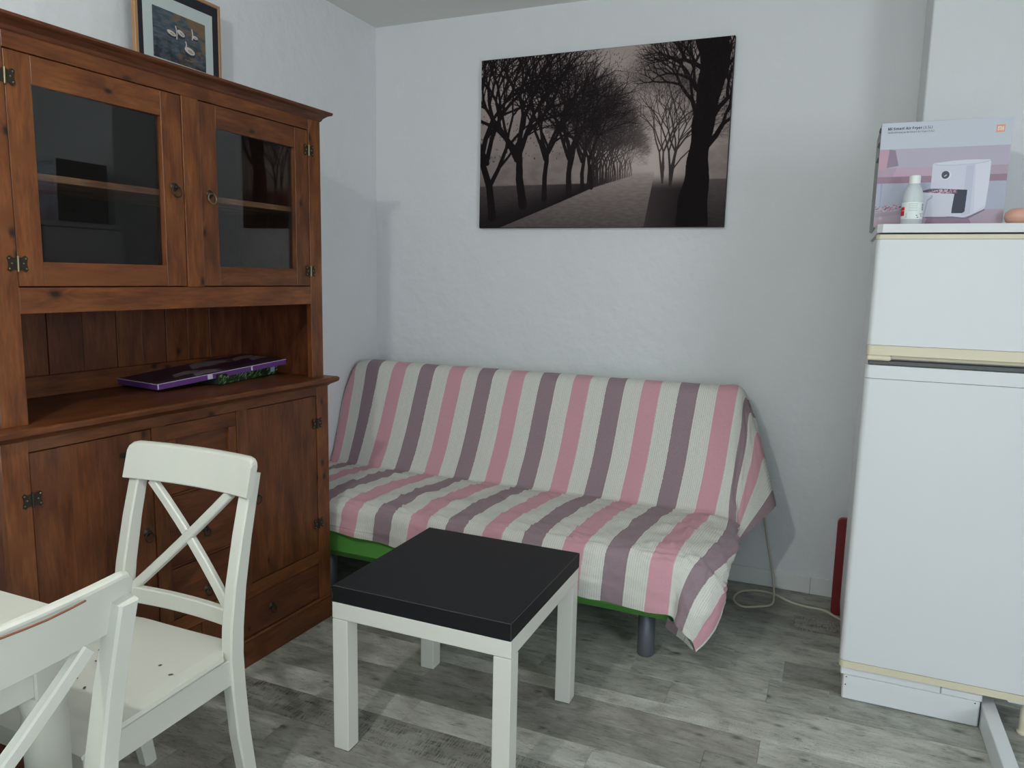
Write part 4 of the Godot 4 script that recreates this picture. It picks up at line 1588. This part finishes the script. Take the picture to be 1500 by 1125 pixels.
func bottle_label() -> ImageTexture:
	var im := Image.create(256, 128, false, Image.FORMAT_RGB8)
	im.fill(Color(0.90, 0.92, 0.91))
	im.fill_rect(Rect2i(0, 36, 60, 66), Color(0.78, 0.13, 0.13))
	im.fill_rect(Rect2i(28, 60, 32, 6), Color(0.93, 0.7, 0.68))
	for k in 5:
		im.fill_rect(Rect2i(92, 12 + 13 * k, 66, 3), Color(0.62, 0.72, 0.66))
	for k in 9:
		im.fill_rect(Rect2i(196, 8 + 6 * k, 26, 2 + k % 3), Color(0.25, 0.28, 0.27))
	for q: Vector2i in [Vector2i(150, 98), Vector2i(158, 112), Vector2i(182, 86), Vector2i(190, 100), Vector2i(206, 84)]:
		im.fill_rect(Rect2i(q, Vector2i(11, 7)), Color(0.35, 0.42, 0.42))
	for k in 4:
		im.fill_rect(Rect2i(72, 84 + 10 * k, 12, 3), Color(0.55, 0.65, 0.55))
	return to_tex(im)


func build_small_things() -> void:
	# --- on the fridge
	var c := thing("carton", "white and pink printed air fryer carton on top of the fridge", "box", Vector3(0.0975, 1.5455, -2.975))
	var W := 0.350
	var H := 0.318
	var D := 0.295
	var b := MB.new()
	b.box(Vector3(0, 0, 0), Vector3(W, H, D), 0.0015)
	obj("carton_body", b, mat(Color(0.78, 0.79, 0.82), 0.5), c)
	b = MB.new()
	face(b, 0.0008, 0.0008, W - 0.0008, H - 0.0008, D + 0.0003)
	obj("front_print", b, mat(Color.WHITE, 0.42, carton_texture()), c, "front print with a white fryer on a pink counter")
	b = MB.new()
	b.tri_uv(Vector3(-0.0003, 0.001, 0.001), Vector3(-0.0003, H - 0.001, 0.001), Vector3(-0.0003, H - 0.001, D - 0.001), Vector2(0, 1), Vector2(0, 0), Vector2(1, 0))
	b.tri_uv(Vector3(-0.0003, 0.001, 0.001), Vector3(-0.0003, H - 0.001, D - 0.001), Vector3(-0.0003, 0.001, D - 0.001), Vector2(0, 1), Vector2(1, 0), Vector2(1, 1))
	obj("side_print", b, mat(Color.WHITE, 0.36, side_texture()), c, "dark printed side")
	lettering("Mi Smart Air Fryer", true, 0.094, Color(0.10, 0.10, 0.12), Vector3(0.0185, H * 0.922, D + 0.0004), c)
	lettering("(3.5L)", false, 0.0245, Color(0.12, 0.12, 0.14), Vector3(0.1155, H * 0.922, D + 0.0004), c)
	lettering("Heißluftfritteuse Mi Smart Air Fryer (3.5L)", false, 0.127, Color(0.22, 0.22, 0.25), Vector3(0.0185, H * 0.893, D + 0.0004), c)
	for q: Array in [[0.31, 0.06], [0.27, 0.16], [0.22, 0.10]]:
		b = MB.new()
		b.prism(PackedVector2Array([Vector2(0, 0), Vector2(-0.006, 0.004), Vector2(-0.004, 0.016), Vector2(0, 0.02)]), D - q[1] * 0.3 - 0.002, D - q[1] * 0.3)
		b.mesh()
		var fl := obj("torn_flap", b, mat(Color(0.36, 0.35, 0.35), 0.8), c)
		fl.position.y = q[0] - 0.02
	var bt := thing("bottle", "small translucent white plastic bottle with white cap before the carton", "bottle", Vector3(0.199, 1.5455, -2.62))
	b = MB.new()
	b.lathe([Vector2(0, 0), Vector2(0.026, 0), Vector2(0.0295, 0.004), Vector2(0.0295, 0.075), Vector2(0.028, 0.088), Vector2(0.022, 0.108), Vector2(0.0155, 0.122), Vector2(0.0135, 0.128), Vector2(0.0135, 0.135)], Vector3.ZERO, 28)
	var pl := mat(Color(0.90, 0.93, 0.93, 0.62), 0.32)
	pl.transparency = BaseMaterial3D.TRANSPARENCY_ALPHA
	obj("bottle_body", b, pl, bt)
	b = MB.new()
	b.lathe([Vector2(0.0155, 0.124), Vector2(0.0158, 0.146), Vector2(0.0145, 0.1485), Vector2(0, 0.149)], Vector3.ZERO, 28)
	obj("cap", b, mat(Color(0.93, 0.94, 0.92), 0.4), bt, "white screw cap")
	b = MB.new()
	b.sg = 1
	for k in 24:
		var a0 := lerpf(PI * 1.02, -0.12, k / 24.0)
		var a1 := lerpf(PI * 1.02, -0.12, (k + 1) / 24.0)
		var r := 0.0298
		var q := [Vector3(cos(a0) * r, 0.018, sin(a0) * r), Vector3(cos(a0) * r, 0.068, sin(a0) * r), Vector3(cos(a1) * r, 0.068, sin(a1) * r), Vector3(cos(a1) * r, 0.018, sin(a1) * r)]
		var u0 := k / 24.0
		var u1 := (k + 1) / 24.0
		b.tri_uv(q[0], q[1], q[2], Vector2(u0, 1), Vector2(u0, 0), Vector2(u1, 0))
		b.tri_uv(q[0], q[2], q[3], Vector2(u0, 1), Vector2(u1, 0), Vector2(u1, 1))
	obj("label", b, mat(Color.WHITE, 0.6, bottle_label()), bt, "white label with a red patch")
	b = MB.new()
	b.sg = 1
	b.lathe([Vector2(0, 0.0), Vector2(0.018, 0.001), Vector2(0.036, 0.012), Vector2(0.043, 0.028), Vector2(0.040, 0.043), Vector2(0.026, 0.055), Vector2(0.010, 0.058), Vector2(0, 0.056)], Vector3.ZERO, 24)
	var fr := obj("fruit", b, mat(Color(0.86, 0.66, 0.58), 0.6))
	fr.position = Vector3(0.484, 1.5455, -2.66)
	fr.scale = Vector3.ONE * 0.88
	tag(fr, "round peach coloured item on the fridge, right of the carton", "fruit")
	# --- red board behind the fridge
	b = MB.new()
	var o := PackedVector2Array()
	for q: Array in [[Vector2(0.02, 0.02), PI], [Vector2(0.30, 0.02), PI * 1.5], [Vector2(0.30, 0.395), 0.0], [Vector2(0.02, 0.395), PI * 0.5]]:
		for k in 5:
			o.append(q[0] + Vector2.from_angle(q[1] + PI * 0.5 * k / 4) * 0.02)
	b.prism(o, -0.012, 0.012)
	var red := obj("red_panel", b, mat(Color(0.47, 0.11, 0.13), 0.35))
	red.position = Vector3(0.083, 0.0, -3.25)
	tag(red, "narrow red upright panel standing on edge between fridge and wall", "panel")
	# --- cable and socket
	var sk := thing("wall_socket", "white wall socket with plug, half hidden beside the throw's corner", "socket", Vector3(-0.205, 0.462, BACK_Z))
	b = MB.new()
	b.box(Vector3(-0.035, -0.035, 0), Vector3(0.035, 0.035, 0.009), 0.003)
	obj("socket_plate", b, M.plain_white, sk)
	b = MB.new()
	b.box(Vector3(-0.012, -0.012, 0.009), Vector3(0.014, 0.012, 0.035), 0.004)
	obj("plug", b, M.plain_white, sk)
	var ctl := [Vector4(-0.205, 0.45, -3.385, 0), Vector4(-0.212, 0.36, -3.37, 0), Vector4(-0.20, 0.27, -3.385, 0), Vector4(-0.178, 0.16, -3.395, 0), Vector4(-0.155, 0.05, -3.385, 0), Vector4(-0.143, 0.006, -3.29, 0), Vector4(-0.15, 0.004, -3.215, 0), Vector4(-0.199, 0.004, -3.172, 0), Vector4(-0.26, 0.004, -3.145, 0),
		Vector4(-0.303, 0.004, -3.205, 0), Vector4(-0.284, 0.004, -3.30, 0), Vector4(-0.215, 0.004, -3.345, 0), Vector4(-0.141, 0.010, -3.318, 0), Vector4(-0.08, 0.004, -3.285, 0), Vector4(-0.013, 0.004, -3.262, 0), Vector4(0.06, 0.004, -3.255, 0), Vector4(0.115, 0.004, -3.20, 0), Vector4(0.20, 0.004, -3.12, 0)]
	var path := []
	for k in (ctl.size() - 1) * 6 + 1:
		var v := along(ctl, k / 6.0)
		path.append(Vector3(v.x, maxf(v.y, 0.0036), v.z))
	b = MB.new()
	b.tube(path, 0.0045, 8)
	tag(obj("cable", b, mat(Color(0.80, 0.77, 0.69), 0.5)), "thin cream cable looped on the floor between sofa and fridge", "cable")
	# --- in the niche of the hutch
	var hb := Transform3D(Basis(Vector3(0.0416, 0, -0.99913), Vector3.UP, Vector3(0.99913, 0, 0.0416)), Vector3(-1.764, 0, -2.332))
	var g := thing("leaf_patterned_box", "thin box with green leaf print under the purple box in the niche", "box")
	g.transform = hb * Transform3D(Basis(Vector3.UP, 0.17), Vector3(-0.232, 0.9745, -0.252))
	var lf := Image.create(512, 64, false, Image.FORMAT_RGB8)
	lf.fill(Color(0.05, 0.09, 0.05))
	for k in 170:
		var q := Vector2(rng.randf() * 512, rng.randf() * 64)
		poly(lf, oval(q, rnd(8, 16), rnd(1.5, 3.0), rnd(-1.2, -0.3), 10), [Color(0.22, 0.43, 0.18), Color(0.36, 0.55, 0.28), Color(0.62, 0.70, 0.48), Color(0.12, 0.27, 0.11)][k % 4])
	b = MB.new()
	b.box(Vector3(-0.175, 0, -0.10), Vector3(0.175, 0.036, 0.075), 0.002)
	obj("box_body", b, mat(Color(0.06, 0.11, 0.06), 0.6), g)
	b = MB.new()
	face(b, -0.174, 0.001, 0.174, 0.035, 0.0754)
	obj("leaf_print", b, mat(Color.WHITE, 0.6, to_tex(lf)), g)
	b = MB.new()
	b.box(Vector3(0.128, 0.010, 0.0755), Vector3(0.155, 0.034, 0.0762), 0.0)
	obj("sticker", b, mat(Color(0.60, 0.68, 0.74), 0.6), g, "pale blue sticker")
	var pb := thing("purple_box", "flat purple game box with worn white edges lying tilted in the niche", "box")
	var a := Vector3(-0.615, 1.000, -0.182)
	var r := Vector3(-0.083, 1.038, -0.130)
	var back := Vector3(-0.575, 1.003, -0.432)
	var ex := (r - a).normalized()
	var ez := (a - back)
	ez = (ez - ex * ez.dot(ex)).normalized()
	pb.transform = hb * Transform3D(Basis(ex, ez.cross(ex), ez), a)
	var L := a.distance_to(r)
	var im := Image.create(512, 256, false, Image.FORMAT_RGB8)
	im.fill(Color(0.20, 0.12, 0.23))
	for k in 26:
		poly(im, oval(Vector2(rng.randf() * 512, rng.randf() * 256), rnd(20, 70), rnd(8, 26), rnd(-1, 1), 7), [Color(0.27, 0.14, 0.31), Color(0.15, 0.10, 0.16), Color(0.24, 0.17, 0.27)][k % 3], 0.3)
	for k in 7:
		var q := Vector2([120, 170, 240, 300, 260, 420, 460][k], [150, 190, 70, 60, 30, 60, 110][k])
		poly(im, PackedVector2Array([q, q + Vector2(60, -26), q + Vector2(105, 6), q + Vector2(72, 24), q + Vector2(90, 48), q + Vector2(20, 38), q + Vector2(-24, 54)]), Color(0.62, 0.58, 0.60), 0.1)
	b = MB.new()
	b.box(Vector3(0, -0.019, -0.25), Vector3(L, 0, 0), 0.001)
	obj("box_lid", b, mat(Color(0.34, 0.18, 0.43), 0.5), pb)
	b = MB.new()
	b.tri_uv(Vector3(0.002, 0.0004, -0.002), Vector3(0.002, 0.0004, -0.248), Vector3(L - 0.002, 0.0004, -0.248), Vector2(0, 1), Vector2(0, 0), Vector2(1, 0))
	b.tri_uv(Vector3(0.002, 0.0004, -0.002), Vector3(L - 0.002, 0.0004, -0.248), Vector3(L - 0.002, 0.0004, -0.002), Vector2(0, 1), Vector2(1, 0), Vector2(1, 1))
	obj("lid_print", b, mat(Color.WHITE, 0.4, to_tex(im)), pb, "dark lid print with pale torn patches")
	b = MB.new()
	b.tube([Vector3(0.0005, -0.0004, -0.25), Vector3(0.0005, -0.0004, -0.0005), Vector3(L, -0.0004, -0.0005)], 0.0013, 5, false)
	for k in 3:
		var x: float = [0.004, L * 0.37, L * 0.70][k]
		b.box(Vector3(x - [0.002, 0.010, 0.003][k], -0.017, -0.0002), Vector3(x + [0.002, 0.010, 0.003][k], 0.0, 0.0009), 0.0003)
	obj("worn_edge", b, mat(Color(0.72, 0.69, 0.74), 0.7), pb, "white scuffed edge")
